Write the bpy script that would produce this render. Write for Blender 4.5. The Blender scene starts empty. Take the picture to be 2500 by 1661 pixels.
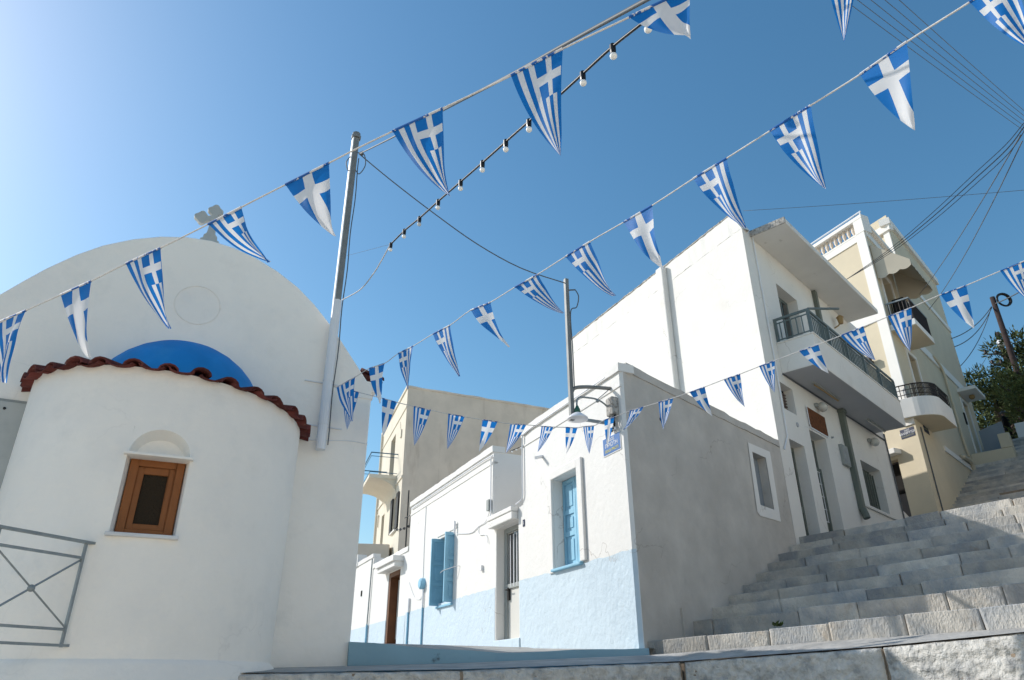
# Greek hillside street: chapel, whitewashed houses, stone stairs and flag bunting
import bpy, bmesh, math, random
from mathutils import Vector, Matrix, noise
random.seed(11)
R = math.radians
sc = bpy.context.scene
COL = sc.collection

# ------------------------------------------------------------------ camera, sky, sun, exposure
# eye level is z = 0; +Y is the compass direction the camera faces
PITCH, ROLL = R(25.74), R(-0.3)
fw = Vector((0, math.cos(PITCH), math.sin(PITCH)))
up0 = Vector((0, -math.sin(PITCH), math.cos(PITCH)))
rt0 = Vector((1, 0, 0))
rt = rt0*math.cos(ROLL) + up0*math.sin(ROLL)
upv = -rt0*math.sin(ROLL) + up0*math.cos(ROLL)
cam = bpy.data.cameras.new('camera')
cam.sensor_width = 36.0
cam.sensor_fit = 'HORIZONTAL'
cam.lens = 36.0*1744/2500
cam.clip_start = 0.05
cam.clip_end = 3000
camo = bpy.data.objects.new('camera', cam)
COL.objects.link(camo)
camo.matrix_world = Matrix(((rt.x, upv.x, -fw.x, 0), (rt.y, upv.y, -fw.y, 0), (rt.z, upv.z, -fw.z, 0), (0, 0, 0, 1)))
sc.camera = camo

SUN_AZ, SUN_EL = -68.0, 33.0
world = bpy.data.worlds.new('World')
sc.world = world
world.use_nodes = True
wn = world.node_tree
sky = wn.nodes.new('ShaderNodeTexSky')
sky.sky_type = 'NISHITA'
sky.sun_disc = False
sky.sun_elevation = R(SUN_EL)
sky.sun_rotation = R(SUN_AZ)
sky.altitude = 60
sky.air_density = 1.3
sky.dust_density = 0.95
sky.ozone_density = 4.0
hsv = wn.nodes.new('ShaderNodeHueSaturation')      # polarised look of the whole sky
hsv.inputs['Hue'].default_value = 0.489
hsv.inputs['Saturation'].default_value = 1.18
wn.links.new(sky.outputs[0], hsv.inputs['Color'])
wn.links.new(hsv.outputs[0], wn.nodes['Background'].inputs[0])
wn.nodes['Background'].inputs[1].default_value = 0.085
sunl = bpy.data.lights.new('sun', 'SUN')
sunl.energy = 2.4
sunl.angle = R(0.53)
sunl.color = (1.0, 0.955, 0.89)
suno = bpy.data.objects.new('sun', sunl)
COL.objects.link(suno)
sd = Vector((math.sin(R(SUN_AZ))*math.cos(R(SUN_EL)), math.cos(R(SUN_AZ))*math.cos(R(SUN_EL)), math.sin(R(SUN_EL))))
suno.rotation_euler = sd.to_track_quat('Z', 'Y').to_euler()
sc.view_settings.view_transform = 'Standard'
sc.view_settings.look = 'None'
sc.view_settings.gamma = 1
sc.view_settings.use_curve_mapping = False
sc.view_settings.exposure = 0.85
sc.cycles.max_bounces = 8
sc.cycles.diffuse_bounces = 5

# ------------------------------------------------------------------ helpers
def dv(a):
    return Vector((math.sin(R(a)), math.cos(R(a)), 0))

class Fr:
    """A wall: s runs along it, n out of it, z up (metres)."""
    def __init__(s, o, at, an, flip=False):
        s.o = Vector((o[0], o[1], 0)); s.t = dv(at); s.n = dv(an); s.read = -1 if flip else 1
    def P(s, a, n, z):
        v = s.o + s.t*a + s.n*n
        return Vector((v.x, v.y, z))
    def shift(s, a=0, n=0):
        f = Fr((0, 0), 0, 0); v = s.o + s.t*a + s.n*n
        f.o = Vector((v.x, v.y, 0)); f.t = s.t; f.n = s.n; f.read = s.read
        return f

W = {}          # world position of each object's origin
def link(o, parent=None):
    COL.objects.link(o)
    if parent is not None:
        o.parent = parent
    W[o] = W[parent].copy() if parent is not None else Vector((0, 0, 0))
    return o
def tag(o, label, cat, group=None):
    o['label'] = label; o['category'] = cat
    if group: o['group'] = group
    return o
def thing(name, loc, label=None, cat=None, group=None, kind=None):
    o = bpy.data.objects.new(name, None)
    o.empty_display_size = 0.2
    link(o); o.location = loc; W[o] = Vector(loc)
    if label: tag(o, label, cat, group)
    if kind: o['kind'] = kind
    return o

class MB:
    def __init__(s): s.v = []; s.f = []; s.m = []
    def add(s, vs, fs, mi=0):
        b = len(s.v); s.v += [Vector(x) for x in vs]
        for f in fs: s.f.append([b+i for i in f]); s.m.append(mi)
        return s
    def quad(s, a, b, c, d, mi=0): return s.add([a, b, c, d], [(0, 1, 2, 3)], mi)
    def poly(s, pts, mi=0): return s.add(pts, [tuple(range(len(pts)))], mi)
    def hexa(s, p, mi=0):   # 4 bottom, 4 top
        return s.add(p, [(3, 2, 1, 0), (4, 5, 6, 7), (0, 1, 5, 4), (1, 2, 6, 5), (2, 3, 7, 6), (3, 0, 4, 7)], mi)
    def box(s, fr, s0, s1, n0, n1, z0, z1, mi=0):
        P = fr.P
        return s.hexa([P(s0, n0, z0), P(s1, n0, z0), P(s1, n1, z0), P(s0, n1, z0), P(s0, n0, z1), P(s1, n0, z1), P(s1, n1, z1), P(s0, n1, z1)], mi)
    def prism(s, pts, z0, z1, mi=0, cap=True):
        n = len(pts)
        zz0 = z0 if isinstance(z0, (list, tuple)) else [z0]*n
        zz1 = z1 if isinstance(z1, (list, tuple)) else [z1]*n
        vs = [Vector((p[0], p[1], zz0[i])) for i, p in enumerate(pts)] + [Vector((p[0], p[1], zz1[i])) for i, p in enumerate(pts)]
        fs = [(i, (i+1) % n, n+(i+1) % n, n+i) for i in range(n)]
        if cap: fs += [tuple(range(n-1, -1, -1)), tuple(range(n, 2*n))]
        return s.add(vs, fs, mi)
    def tube(s, pts, r, seg=8, mi=0, cap=True):
        pts = [Vector(p) for p in pts]
        rr = r if isinstance(r, (list, tuple)) else [r]*len(pts)
        vs = []; fs = []; prev = None
        for i, p in enumerate(pts):
            d = (pts[min(i+1, len(pts)-1)] - pts[max(i-1, 0)]).normalized()
            if prev is None:
                a = d.orthogonal().normalized()
            else:
                a = (prev - d*prev.dot(d)).normalized()
            prev = a; b = d.cross(a)
            for k in range(seg):
                t = 2*math.pi*k/seg + math.pi/seg
                vs.append(p + (a*math.cos(t) + b*math.sin(t))*rr[i])
        for i in range(len(pts)-1):
            for k in range(seg):
                k2 = (k+1) % seg
                fs.append((i*seg+k, i*seg+k2, (i+1)*seg+k2, (i+1)*seg+k))
        if cap:
            fs.append(tuple(range(seg-1, -1, -1))); e = (len(pts)-1)*seg
            fs.append(tuple(range(e, e+seg)))
        return s.add(vs, fs, mi)
    def lathe(s, c, prof, seg=16, mi=0, axis=(0, 0, 1)):
        ax = Vector(axis).normalized(); a = ax.orthogonal().normalized(); b = ax.cross(a); c = Vector(c)
        vs = []; fs = []
        for r, h in prof:
            for k in range(seg):
                t = 2*math.pi*k/seg
                vs.append(c + ax*h + (a*math.cos(t) + b*math.sin(t))*r)
        for i in range(len(prof)-1):
            for k in range(seg):
                k2 = (k+1) % seg
                fs.append((i*seg+k, i*seg+k2, (i+1)*seg+k2, (i+1)*seg+k))
        fs.append(tuple(range(seg-1, -1, -1))); e = (len(prof)-1)*seg; fs.append(tuple(range(e, e+seg)))
        return s.add(vs, fs, mi)
    def sphere(s, c, r, seg=12, rings=8, mi=0, sc_=(1, 1, 1)):
        c = Vector(c); vs = [c + Vector((0, 0, r*sc_[2]))]; fs = []
        for i in range(1, rings):
            ph = math.pi*i/rings
            for k in range(seg):
                t = 2*math.pi*k/seg
                vs.append(c + Vector((r*math.sin(ph)*math.cos(t)*sc_[0], r*math.sin(ph)*math.sin(t)*sc_[1], r*math.cos(ph)*sc_[2])))
        vs.append(c - Vector((0, 0, r*sc_[2]))); L = len(vs)-1
        for k in range(seg):
            k2 = (k+1) % seg
            fs.append((0, 1+k, 1+k2)); fs.append((L, L-seg+k2, L-seg+k))
            for i in range(rings-2):
                fs.append((1+i*seg+k, 1+(i+1)*seg+k, 1+(i+1)*seg+k2, 1+i*seg+k2))
        return s.add(vs, fs, mi)
    def panel(s, fr, s0, s1, z0, z1, holes=(), n=0, mi=0):
        """wall face with real openings and reveals: holes (a, b, c, d, depth)"""
        xs = sorted({s0, s1, *[h[0] for h in holes], *[h[1] for h in holes]}); zs = sorted({z0, z1, *[h[2] for h in holes], *[h[3] for h in holes]})
        for i in range(len(xs)-1):
            for j in range(len(zs)-1):
                cx, cz = (xs[i]+xs[i+1])/2, (zs[j]+zs[j+1])/2
                if any(h[0] < cx < h[1] and h[2] < cz < h[3] for h in holes): continue
                s.quad(fr.P(xs[i], n, zs[j]), fr.P(xs[i+1], n, zs[j]), fr.P(xs[i+1], n, zs[j+1]), fr.P(xs[i], n, zs[j+1]), mi)
        for a, b, c, d, dep in holes:
            for (p, q) in (((a, c), (b, c)), ((b, c), (b, d)), ((b, d), (a, d)), ((a, d), (a, c))):
                s.quad(fr.P(p[0], n, p[1]), fr.P(q[0], n, q[1]), fr.P(q[0], n-dep, q[1]), fr.P(p[0], n-dep, p[1]), mi)
        return s
    def wavy(s, fr, s0, s1, n0, n1, z0, z1, step=0.25, jit=0.012, mi=0):
        """a long hand-plastered bar, its upper edge slightly uneven"""
        k = max(2, int(abs(s1-s0)/step)); ring = []
        for i in range(k+1):
            a = s0+(s1-s0)*i/k; j = lambda: random.uniform(-jit, jit)
            zt = z1+j()
            ring.append([fr.P(a, n0, z0), fr.P(a, n1+j()*.4, z0+j()*.5), fr.P(a, n1+j()*.4, zt), fr.P(a, n0, zt+j()*.5)])
        vs = [p for r in ring for p in r]; fs = []
        for i in range(k):
            for q in range(4):
                fs.append((4*i+q, 4*i+(q+1) % 4, 4*i+4+(q+1) % 4, 4*i+4+q))
        fs += [(3, 2, 1, 0), (4*k, 4*k+1, 4*k+2, 4*k+3)]
        return s.add(vs, fs, mi)
    def build(s, name, mats, parent=None, smooth=False, bevel=0, uv=None):
        off = W[parent] if parent is not None else Vector((0, 0, 0))
        me = bpy.data.meshes.new(name)
        me.from_pydata([v-off for v in s.v], [], s.f)
        for m in (mats if isinstance(mats, (list, tuple)) else [mats]): me.materials.append(M[m])
        me.polygons.foreach_set('material_index', s.m)
        if uv:
            l = me.uv_layers.new(name='UVMap')
            for lp in me.loops: l.data[lp.index].uv = uv[lp.vertex_index]
        bm = bmesh.new(); bm.from_mesh(me)
        if not uv: bmesh.ops.remove_doubles(bm, verts=bm.verts, dist=0.0004)
        bmesh.ops.recalc_face_normals(bm, faces=bm.faces)
        if bevel:
            es = [e for e in bm.edges if len(e.link_faces) == 2 and e.calc_face_angle(0) > 0.6]
            bmesh.ops.bevel(bm, geom=es, offset=bevel, segments=2, affect='EDGES', profile=0.5, clamp_overlap=True)
        bm.to_mesh(me); bm.free()
        if smooth: me.polygons.foreach_set('use_smooth', [True]*len(me.polygons))
        o = bpy.data.objects.new(name, me)
        return link(o, parent)
def inst(name, me, parent, mw):
    o = bpy.data.objects.new(name, me); link(o, parent)
    o.matrix_local = Matrix.Translation(-W[parent]) @ mw if parent is not None else mw
    return o
def whole(o, label, cat, group=None):
    return tag(o, label, cat, group)
def frm(x, y, z, o):
    return Matrix(((x.x, y.x, z.x, o.x), (x.y, y.y, z.y, o.y), (x.z, y.z, z.z, o.z), (0, 0, 0, 1)))
def smoothpath(pts, k=6):
    pts = [Vector(p) for p in pts]; out = []
    for i in range(len(pts)-1):
        p0, p1, p2, p3 = pts[max(i-1, 0)], pts[i], pts[i+1], pts[min(i+2, len(pts)-1)]
        for j in range(k):
            t = j/k
            out.append(0.5*((2*p1)+(p2-p0)*t+(2*p0-5*p1+4*p2-p3)*t*t+(3*p1-p0-3*p2+p3)*t**3))
    return out+[pts[-1]]
def sag(a, b, drop, k=16):
    a, b = Vector(a), Vector(b)
    return [a.lerp(b, i/k) - Vector((0, 0, drop*4*(i/k)*(1-i/k))) for i in range(k+1)]
def text(body, fr, s, n, z, h, mat, parent, name='lettering', wide=1.0):
    cu = bpy.data.curves.new('txt', 'FONT'); cu.body = body; cu.size = h*1.4; cu.align_x = 'CENTER'; cu.align_y = 'CENTER'; cu.extrude = 0.002; cu.resolution_u = 2
    o = bpy.data.objects.new('txt', cu); COL.objects.link(o)
    dg = bpy.context.evaluated_depsgraph_get(); me = bpy.data.meshes.new_from_object(o.evaluated_get(dg))
    bpy.data.objects.remove(o); bpy.data.curves.remove(cu)
    off = W[parent]
    for v in me.vertices:
        v.co = fr.P(s + fr.read*v.co.x*wide, n + v.co.z, z + v.co.y) - off
    me.materials.clear(); me.materials.append(M[mat]); me.name = name
    ob = bpy.data.objects.new(name, me); return link(ob, parent)

# ------------------------------------------------------------------ materials
M = {}
def nodes(name):
    m = bpy.data.materials.new(name); m.use_nodes = True; M[name] = m
    nt = m.node_tree; return m, nt, nt.nodes['Principled BSDF']
def N(nt, t, **k):
    n = nt.nodes.new(t)
    for a, b in k.items(): setattr(n, a, b)
    return n
def pm(name, col, rough=0.85, var=0.06, vs=1.3, bump=0.25, bs=25, bd=0.01, col2=None, c2s=0.8, c2=(0.55, 0.75), c2f=0.6, metal=0, spec=0.3, streak=0, rnd=0, bump2=0, b2s=4, b2d=0.03, stretch=None, crack=0, col3=None, c3s=3, c3=(.6, .68), c3f=.5):
    m, nt, pb = nodes(name); L = nt.links.new
    pb.inputs['Roughness'].default_value = rough; pb.inputs['Metallic'].default_value = metal; pb.inputs['Specular IOR Level'].default_value = spec
    geo = N(nt, 'ShaderNodeNewGeometry'); pos = geo.outputs['Position']
    def noise(scale, det=5, src=None, rg=.55):
        n = N(nt, 'ShaderNodeTexNoise'); n.inputs['Scale'].default_value = scale; n.inputs['Detail'].default_value = det; n.inputs['Roughness'].default_value = rg
        L(src or pos, n.inputs['Vector']); return n.outputs['Fac']
    def mixc(fac, a, b):
        x = N(nt, 'ShaderNodeMix', data_type='RGBA')
        if hasattr(fac, 'links'): L(fac, x.inputs[0])
        else: x.inputs[0].default_value = fac
        for i, c in ((6, a), (7, b)):
            if hasattr(c, 'links'): L(c, x.inputs[i])
            else: x.inputs[i].default_value = (*c, 1)
        return x.outputs[2]
    def ramp(fac, a, b, lo=0.0, hi=1.0):
        r = N(nt, 'ShaderNodeMapRange'); L(fac, r.inputs[0]); r.inputs[1].default_value = a; r.inputs[2].default_value = b; r.inputs[3].default_value = lo; r.inputs[4].default_value = hi
        return r.outputs[0]
    c = mixc(ramp(noise(vs), 0.3, 0.7), tuple(x*(1-var) for x in col), tuple(min(1, x*(1+var)) for x in col))
    if col2:
        src = None
        if streak:
            mp = N(nt, 'ShaderNodeMapping'); mp.inputs['Scale'].default_value = (1, 1, streak); L(pos, mp.inputs[0]); src = mp.outputs[0]
        c = mixc(ramp(noise(c2s, 6, src, .6), c2[0], c2[1], 0, c2f), c, col2)
    if col3: c = mixc(ramp(noise(c3s, 7, None, .65), c3[0], c3[1], 0, c3f), c, col3)
    if crack:
        ds = N(nt, 'ShaderNodeTexNoise'); ds.inputs['Scale'].default_value = 1.7; ds.inputs['Detail'].default_value = 6; L(pos, ds.inputs['Vector'])
        ad = N(nt, 'ShaderNodeVectorMath', operation='MULTIPLY_ADD'); L(ds.outputs['Color'], ad.inputs[0]); ad.inputs[1].default_value = (.9, .9, .9); L(pos, ad.inputs[2])
        vo = N(nt, 'ShaderNodeTexVoronoi', feature='DISTANCE_TO_EDGE'); vo.inputs['Scale'].default_value = .55; L(ad.outputs[0], vo.inputs['Vector'])
        line = ramp(vo.outputs['Distance'], 0.0, .006, 1, 0); msk = ramp(noise(.8, 3), .52, .62, 0, crack)
        mm = N(nt, 'ShaderNodeMath', operation='MULTIPLY'); L(line, mm.inputs[0]); L(msk, mm.inputs[1]); c = mixc(mm.outputs[0], c, (.30, .27, .24))
    if rnd:
        oi = N(nt, 'ShaderNodeObjectInfo'); hs = N(nt, 'ShaderNodeHueSaturation')
        L(ramp(oi.outputs['Random'], 0, 1, 1-rnd, 1+rnd), hs.inputs['Value']); L(c, hs.inputs['Color']); c = hs.outputs[0]
    L(c, pb.inputs['Base Color'])
    last = None
    bsrc = None
    if stretch:
        mp = N(nt, 'ShaderNodeMapping'); mp.inputs['Rotation'].default_value = stretch[0]; mp.inputs['Scale'].default_value = stretch[1]; L(pos, mp.inputs[0]); bsrc = mp.outputs[0]
    for st, scl, dist in ((bump2, b2s, b2d), (bump, bs, bd)):
        if st:
            b = N(nt, 'ShaderNodeBump'); b.inputs['Strength'].default_value = st; b.inputs['Distance'].default_value = dist
            L(noise(scl, 6, bsrc), b.inputs['Height'])
            if last: L(last, b.inputs['Normal'])
            last = b.outputs[0]
    if last: L(last, pb.inputs['Normal'])
    return m
pm('white_wash', (.74, .725, .695), crack=.6, col3=(.56, .54, .50), c3s=7, c3=(.64, .72), c3f=.3, bump=.42, bs=12, bd=.016, bump2=.3, b2s=2.2, b2d=.04, var=.02, col2=(.62, .60, .55), c2s=1.6, c2=(.66, .85), c2f=.35)
pm('white_wash_warm', (.73, .71, .67), crack=.6, col3=(.42, .38, .33), c3s=5, c3=(.66, .74), c3f=.35, bump=.4, bs=16, bd=.015, bump2=.3, b2s=2, b2d=.03, var=.03, col2=(.52, .46, .38), c2s=.9, c2=(.62, .85), c2f=.45)
pm('chapel_white', (.90, .855, .79), crack=.10, col3=(.70, .68, .64), c3s=2.2, c3=(.56, .75), c3f=.35, bump=.45, bs=9, bd=.02, bump2=.45, b2s=1.6, b2d=.06, var=.025, vs=.7, col2=(.68, .67, .66), c2s=.9, c2=(.5, .75), c2f=.4)
pm('dado_blue', (.54, .64, .71), bump=.6, bs=12, bd=.026, bump2=.4, b2s=4, b2d=.04, var=.03, col2=(.57, .66, .72), c2s=3, c2=(.5, .7), c2f=.4, crack=.4, col3=(.66, .69, .70), c3s=9, c3=(.68, .73), c3f=.5)
pm('kerb_blue', (.27, .42, .49), bump=.4, bs=14, bd=.015, var=.08, col2=(.08, .10, .11), c2s=5, c2=(.64, .72), c2f=.75)
pm('cement_grey', (.52, .49, .45), bump=.6, bs=10, bd=.02, bump2=.5, b2s=2.5, b2d=.04, var=.10, vs=2.2, col2=(.40, .375, .345), c2s=.8, c2=(.42, .68), c2f=.5, col3=(.62, .58, .53), c3s=3.5, c3=(.58, .72), c3f=.3, crack=.7)
pm('dome_blue', (.012, .22, .56), rough=.75, bump=.35, bs=14, bd=.012, var=.10, vs=3, col2=(.05, .29, .60), c2s=2.5, c2=(.5, .75), c2f=.55)
pm('tile_red', (.125, .030, .025), rough=.85, bump=.6, bs=30, bd=.008, var=.25, vs=9, rnd=.3, col2=(.20, .12, .09), c2s=14, c2=(.58, .7), c2f=.5)
pm('wood_brown', (.26, .092, .026), rough=.55, bump=.25, bs=30, bd=.004, var=.15, vs=4)
pm('wood_dark', (.13, .05, .02), rough=.6, bump=.3, bs=30, bd=.004, var=.2, vs=4)
pm('shutter_blue', (.25, .49, .64), rough=.6, bump=.2, bs=25, bd=.004, var=.08, vs=4)
pm('shutter_black', (.02, .018, .018), rough=.6)
pm('galvanised', (.21, .215, .21), rough=.6, metal=.3, bump=.2, bs=30, bd=.003, var=.15, vs=5)
pm('pipe_white', (.72, .73, .75), rough=.5, bump=.05, var=.04)
pm('rail_grey', (.27, .30, .31), rough=.55, metal=.2, bump=.2, bs=40, bd=.002, var=.15, vs=9)
pm('rail_green', (.13, .165, .165), rough=.55, metal=.1, var=.12, vs=6, bump=.1)
pm('rail_dark', (.03, .022, .02), rough=.5, bump=0)
pm('rail_blue', (.04, .12, .20), rough=.5, bump=0)
pm('iron_black', (.015, .015, .015), rough=.5, bump=0)
pm('plastic_black', (.012, .012, .013), rough=.4, bump=0)
pm('cable_grey', (.10, .11, .12), rough=.6, bump=0)
pm('rope_white', (.62, .60, .58), rough=.9, bump=.6, bs=120, bd=.004, var=.15, vs=60)
pm('stone', (.55, .51, .45), col3=(.33, .25, .17), c3s=2.6, c3=(.60, .70), c3f=.5, rough=.9, bump=1.0, bs=30, bd=.02, bump2=.6, b2s=7, b2d=.03, var=.18, vs=3.5, col2=(.31, .325, .34), c2s=2.4, c2=(.42, .62), c2f=.8, rnd=.22, stretch=((0, .5, .8), (1.6, 1.6, .7)))
pm('stone_rough', (.58, .56, .52), rough=.9, bump=1.0, bs=22, bd=.035, bump2=1.0, b2s=7, b2d=.05, var=.22, vs=9, col2=(.22, .23, .24), c2s=6, c2=(.52, .66), c2f=.65, rnd=.06)
pm('mortar_brown', (.27, .21, .155), rough=.95, bump=.7, bs=20, bd=.02, var=.2, vs=6, col2=(.10, .07, .05), c2s=5)
pm('paving', (.40, .385, .36), rough=.95, bump=.8, bs=12, bd=.03, var=.2, vs=3, col2=(.18, .18, .18), c2s=2)
pm('ground_stone', (.60, .53, .43), rough=.95, bump=.4, bs=6, bd=.02, var=.15, vs=1)
pm('marble', (.42, .44, .43), rough=.5, bump=.05, var=.08, vs=3, col2=(.33, .35, .35), c2s=4, c2f=.5)
pm('marble_white', (.66, .66, .66), rough=.5, bump=.05, var=.06, vs=6)
pm('engraving', (.07, .07, .07), rough=.8, bump=0)
pm('frame_grey', (.30, .32, .31), rough=.55, bump=.05, var=.06)
pm('door_white', (.60, .59, .55), rough=.6, bump=.1, var=.04)
pm('door_green', (.13, .15, .13), rough=.55, bump=.1, bs=30, var=.08)
pm('door_dark', (.10, .095, .10), rough=.6, bump=.1)  # dark grey door colour
pm('louvre', (.14, .105, .09), rough=.6, bump=0)
pm('rust_sign', (.115, .038, .012), rough=.85, bump=.3, bs=30, bd=.004, var=.35, vs=14, col2=(.22, .09, .035), c2s=22, c2=(.58, .66), c2f=.7)
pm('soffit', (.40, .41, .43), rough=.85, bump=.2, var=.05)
pm('eave_plaster', (.66, .645, .61), rough=.85, bump=.25, var=.05, col2=(.30, .28, .25), c2s=4, c2=(.64, .75), c2f=.6)
pm('concrete_edge', (.42, .40, .37), rough=.95, bump=.9, bs=25, bd=.03, var=.25, vs=14, col2=(.14, .13, .12), c2s=16, c2=(.52, .6), c2f=.7)
pm('yellow_wall', (.60, .525, .39), rough=.9, bump=.2, bs=14, bd=.008, var=.04, vs=1.2, col2=(.52, .46, .35), c2s=.8, c2=(.45, .7), c2f=.5)
pm('yellow_trim', (.74, .72, .68), rough=.85, bump=.1, var=.03)
pm('beige_pale', (.66, .61, .51), rough=.9, bump=.3, bs=12, bd=.01, var=.05, col2=(.52, .46, .36), c2s=1.4, c2=(.6, .8), c2f=.5, streak=.25)  # lighter beige plaster with darker streaks
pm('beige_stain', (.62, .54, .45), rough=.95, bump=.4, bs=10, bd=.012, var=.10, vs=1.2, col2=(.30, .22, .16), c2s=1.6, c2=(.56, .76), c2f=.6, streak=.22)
pm('bounce_cream', (.80, .72, .60), rough=.9, bump=.25, bs=12, bd=.01, var=.04, col2=(.66, .58, .46), c2s=1.2, c2=(.6, .8), c2f=.4)  # bright warm cream for the added unseen houses, chosen to bounce more light
pm('balustrade', (.64, .55, .45), rough=.85, bump=.1, var=.08)
pm('lamp_tan', (.32, .22, .10), rough=.6, bump=0)
pm('globe', (.50, .50, .47), rough=.25, bump=0, spec=.5)
pm('bulb_white', (.85, .85, .83), rough=.3, bump=0, spec=.5)
pm('enamel_white', (.80, .80, .82), rough=.35, bump=0, spec=.5)
pm('enamel_green', (.03, .12, .08), rough=.4, bump=0)
pm('sign_blue', (.03, .13, .36), rough=.5, bump=0, var=.05)
pm('sign_navy', (.012, .02, .06), rough=.5, bump=0)
pm('sign_white', (.75, .76, .76), rough=.5, bump=0)
pm('sign_yellow', (.65, .58, .15), rough=.5, bump=0)
pm('sign_olive', (.22, .24, .14), rough=.5, bump=0)
pm('awning', (.50, .45, .36), rough=.9, bump=.1, var=.06)
pm('dark_inside', (.012, .011, .010), rough=.9, bump=0)
pm('bark', (.10, .075, .06), rough=.95, bump=.6, bs=20, bd=.02, var=.3, vs=8)
pm('timber_pole', (.045, .03, .027), rough=.9, bump=.4, bs=25, bd=.01, var=.3, vs=6)
pm('leaf_pine', (.06, .08, .026), rough=.8, bump=0, var=.45, vs=3, rnd=.1)
pm('leaf_light', (.11, .13, .04), rough=.8, bump=0, var=.4, vs=3)
pm('weed', (.035, .06, .012), rough=.7, bump=0, var=.3, vs=20)
pm('hill_scrub', (.06, .06, .03), rough=1, bump=.8, bs=3, bd=.2, var=.4, vs=1)
pm('cloth_dark', (.008, .008, .009), rough=.9, bump=0)
pm('skin', (.22, .12, .085), rough=.6, bump=0)
pm('cap_grey', (.09, .10, .11), rough=.9, bump=0)
pm('steel_blue_wall', (.23, .26, .29), rough=.9, bump=.2, var=.06)
def glassmat(name, col, rough, bump=0, bs=60):
    m, nt, pb = nodes(name); pb.inputs['Base Color'].default_value = (*col, 1); pb.inputs['Roughness'].default_value = rough; pb.inputs['Specular IOR Level'].default_value = .12 if bump else .5
    if bump:
        g = N(nt, 'ShaderNodeNewGeometry'); v = N(nt, 'ShaderNodeTexNoise'); v.inputs['Scale'].default_value = bs; v.inputs['Detail'].default_value = 2
        b = N(nt, 'ShaderNodeBump'); b.inputs['Strength'].default_value = bump; b.inputs['Distance'].default_value = .01
        nt.links.new(g.outputs['Position'], v.inputs['Vector']); nt.links.new(v.outputs['Fac'], b.inputs['Height']); nt.links.new(b.outputs[0], pb.inputs['Normal'])
glassmat('glass_dark', (.012, .014, .016), .08)
glassmat('glass_ribbed', (.030, .020, .011), .5, .9, 55)
glassmat('glass_clear_bulb', (.55, .58, .60), .1)

def flagmat(name, kind):
    """printed cloth pennant: u across the top hem, v from hem to point"""
    m, nt, pb = nodes(name); L = nt.links.new
    tc = N(nt, 'ShaderNodeUVMap'); sp = N(nt, 'ShaderNodeSeparateXYZ'); L(tc.outputs[0], sp.inputs[0]); u, v = sp.outputs[0], sp.outputs[1]
    def mt(op, a, b=None, c=None):
        n = N(nt, 'ShaderNodeMath', operation=op)
        for i, x in enumerate((a, b, c)):
            if x is None: continue
            if hasattr(x, 'links'): L(x, n.inputs[i])
            else: n.inputs[i].default_value = x
        return n.outputs[0]
    if kind == 'A':
        if name.endswith('left'): u = mt('SUBTRACT', 1.0, u)
        st = mt('GREATER_THAN', mt('MODULO', mt('MULTIPLY', u, 9.0), 2.0), 1.0)
        can = mt('MULTIPLY', mt('GREATER_THAN', u, 4/9), mt('LESS_THAN', v, .40))
        arm = mt('MAXIMUM', mt('LESS_THAN', mt('ABSOLUTE', mt('SUBTRACT', u, 6.5/9)), .5/9), mt('LESS_THAN', mt('ABSOLUTE', mt('SUBTRACT', v, .20)), .045))
        w = mt('ADD', mt('MULTIPLY', can, arm), mt('MULTIPLY', mt('SUBTRACT', 1.0, can), st))
        inner = mt('MULTIPLY', mt('GREATER_THAN', u, .02), mt('LESS_THAN', u, .98)); w = mt('MULTIPLY', w, inner)
    else:
        x = mt('MULTIPLY', mt('SUBTRACT', u, .5), mt('SUBTRACT', 1.0, v))
        w = mt('MAXIMUM', mt('LESS_THAN', mt('ABSOLUTE', x), .105), mt('LESS_THAN', mt('ABSOLUTE', mt('SUBTRACT', v, .27)), .070))
    mx = N(nt, 'ShaderNodeMix', data_type='RGBA'); L(w, mx.inputs[0]); mx.inputs[6].default_value = (.010, .185, .56, 1); mx.inputs[7].default_value = (.80, .80, .81, 1)
    L(mx.outputs[2], pb.inputs['Base Color']); pb.inputs['Roughness'].default_value = .55; pb.inputs['Specular IOR Level'].default_value = .25
    tr = N(nt, 'ShaderNodeBsdfTranslucent'); L(mx.outputs[2], tr.inputs[0]); ms = N(nt, 'ShaderNodeMixShader'); ms.inputs[0].default_value = .5
    L(pb.outputs[0], ms.inputs[1]); L(tr.outputs[0], ms.inputs[2]); L(ms.outputs[0], nt.nodes['Material Output'].inputs['Surface'])
flagmat('flag_stripes_right', 'A'); flagmat('flag_stripes_left', 'A'); flagmat('flag_cross', 'B')

# ------------------------------------------------------------------ wall frames (measured plan of the place)
C0 = Vector((1.632, 9.866, 0))                       # acute street corner of the whitewashed house
HF = Fr(C0, -25, -115, flip=True)                    # row of house fronts along the lower street
GW = Fr(C0, 43, 133)                                 # line of walls up the stairs
WL = Fr(GW.P(5.47, 0, 0), -26, -116, flip=True)      # sunlit gable of the two-storey house
YL = Fr(GW.P(16.85, 0, 0), -25, -115, flip=True)     # sunlit side of the cream building
CH = Fr(dv(-26.6)*9.0, 63.4, 153.4)                  # chapel east wall
BL = Fr((-4.031, 25.686), -18.5, -108.5, flip=True)  # tall beige building, street side
BR = Fr((-4.031, 25.686), 65, 155)                   # tall beige building, stained gable

# ------------------------------------------------------------------ setting: ground, street, pavement, stairs
def structure(o): o['kind'] = 'structure'; return o
g = MB(); g.quad((-700, -700, -1.6), (700, -700, -1.6), (700, 700, -1.6), (-700, 700, -1.6))
structure(g.build('ground', 'ground_stone'))
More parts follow.
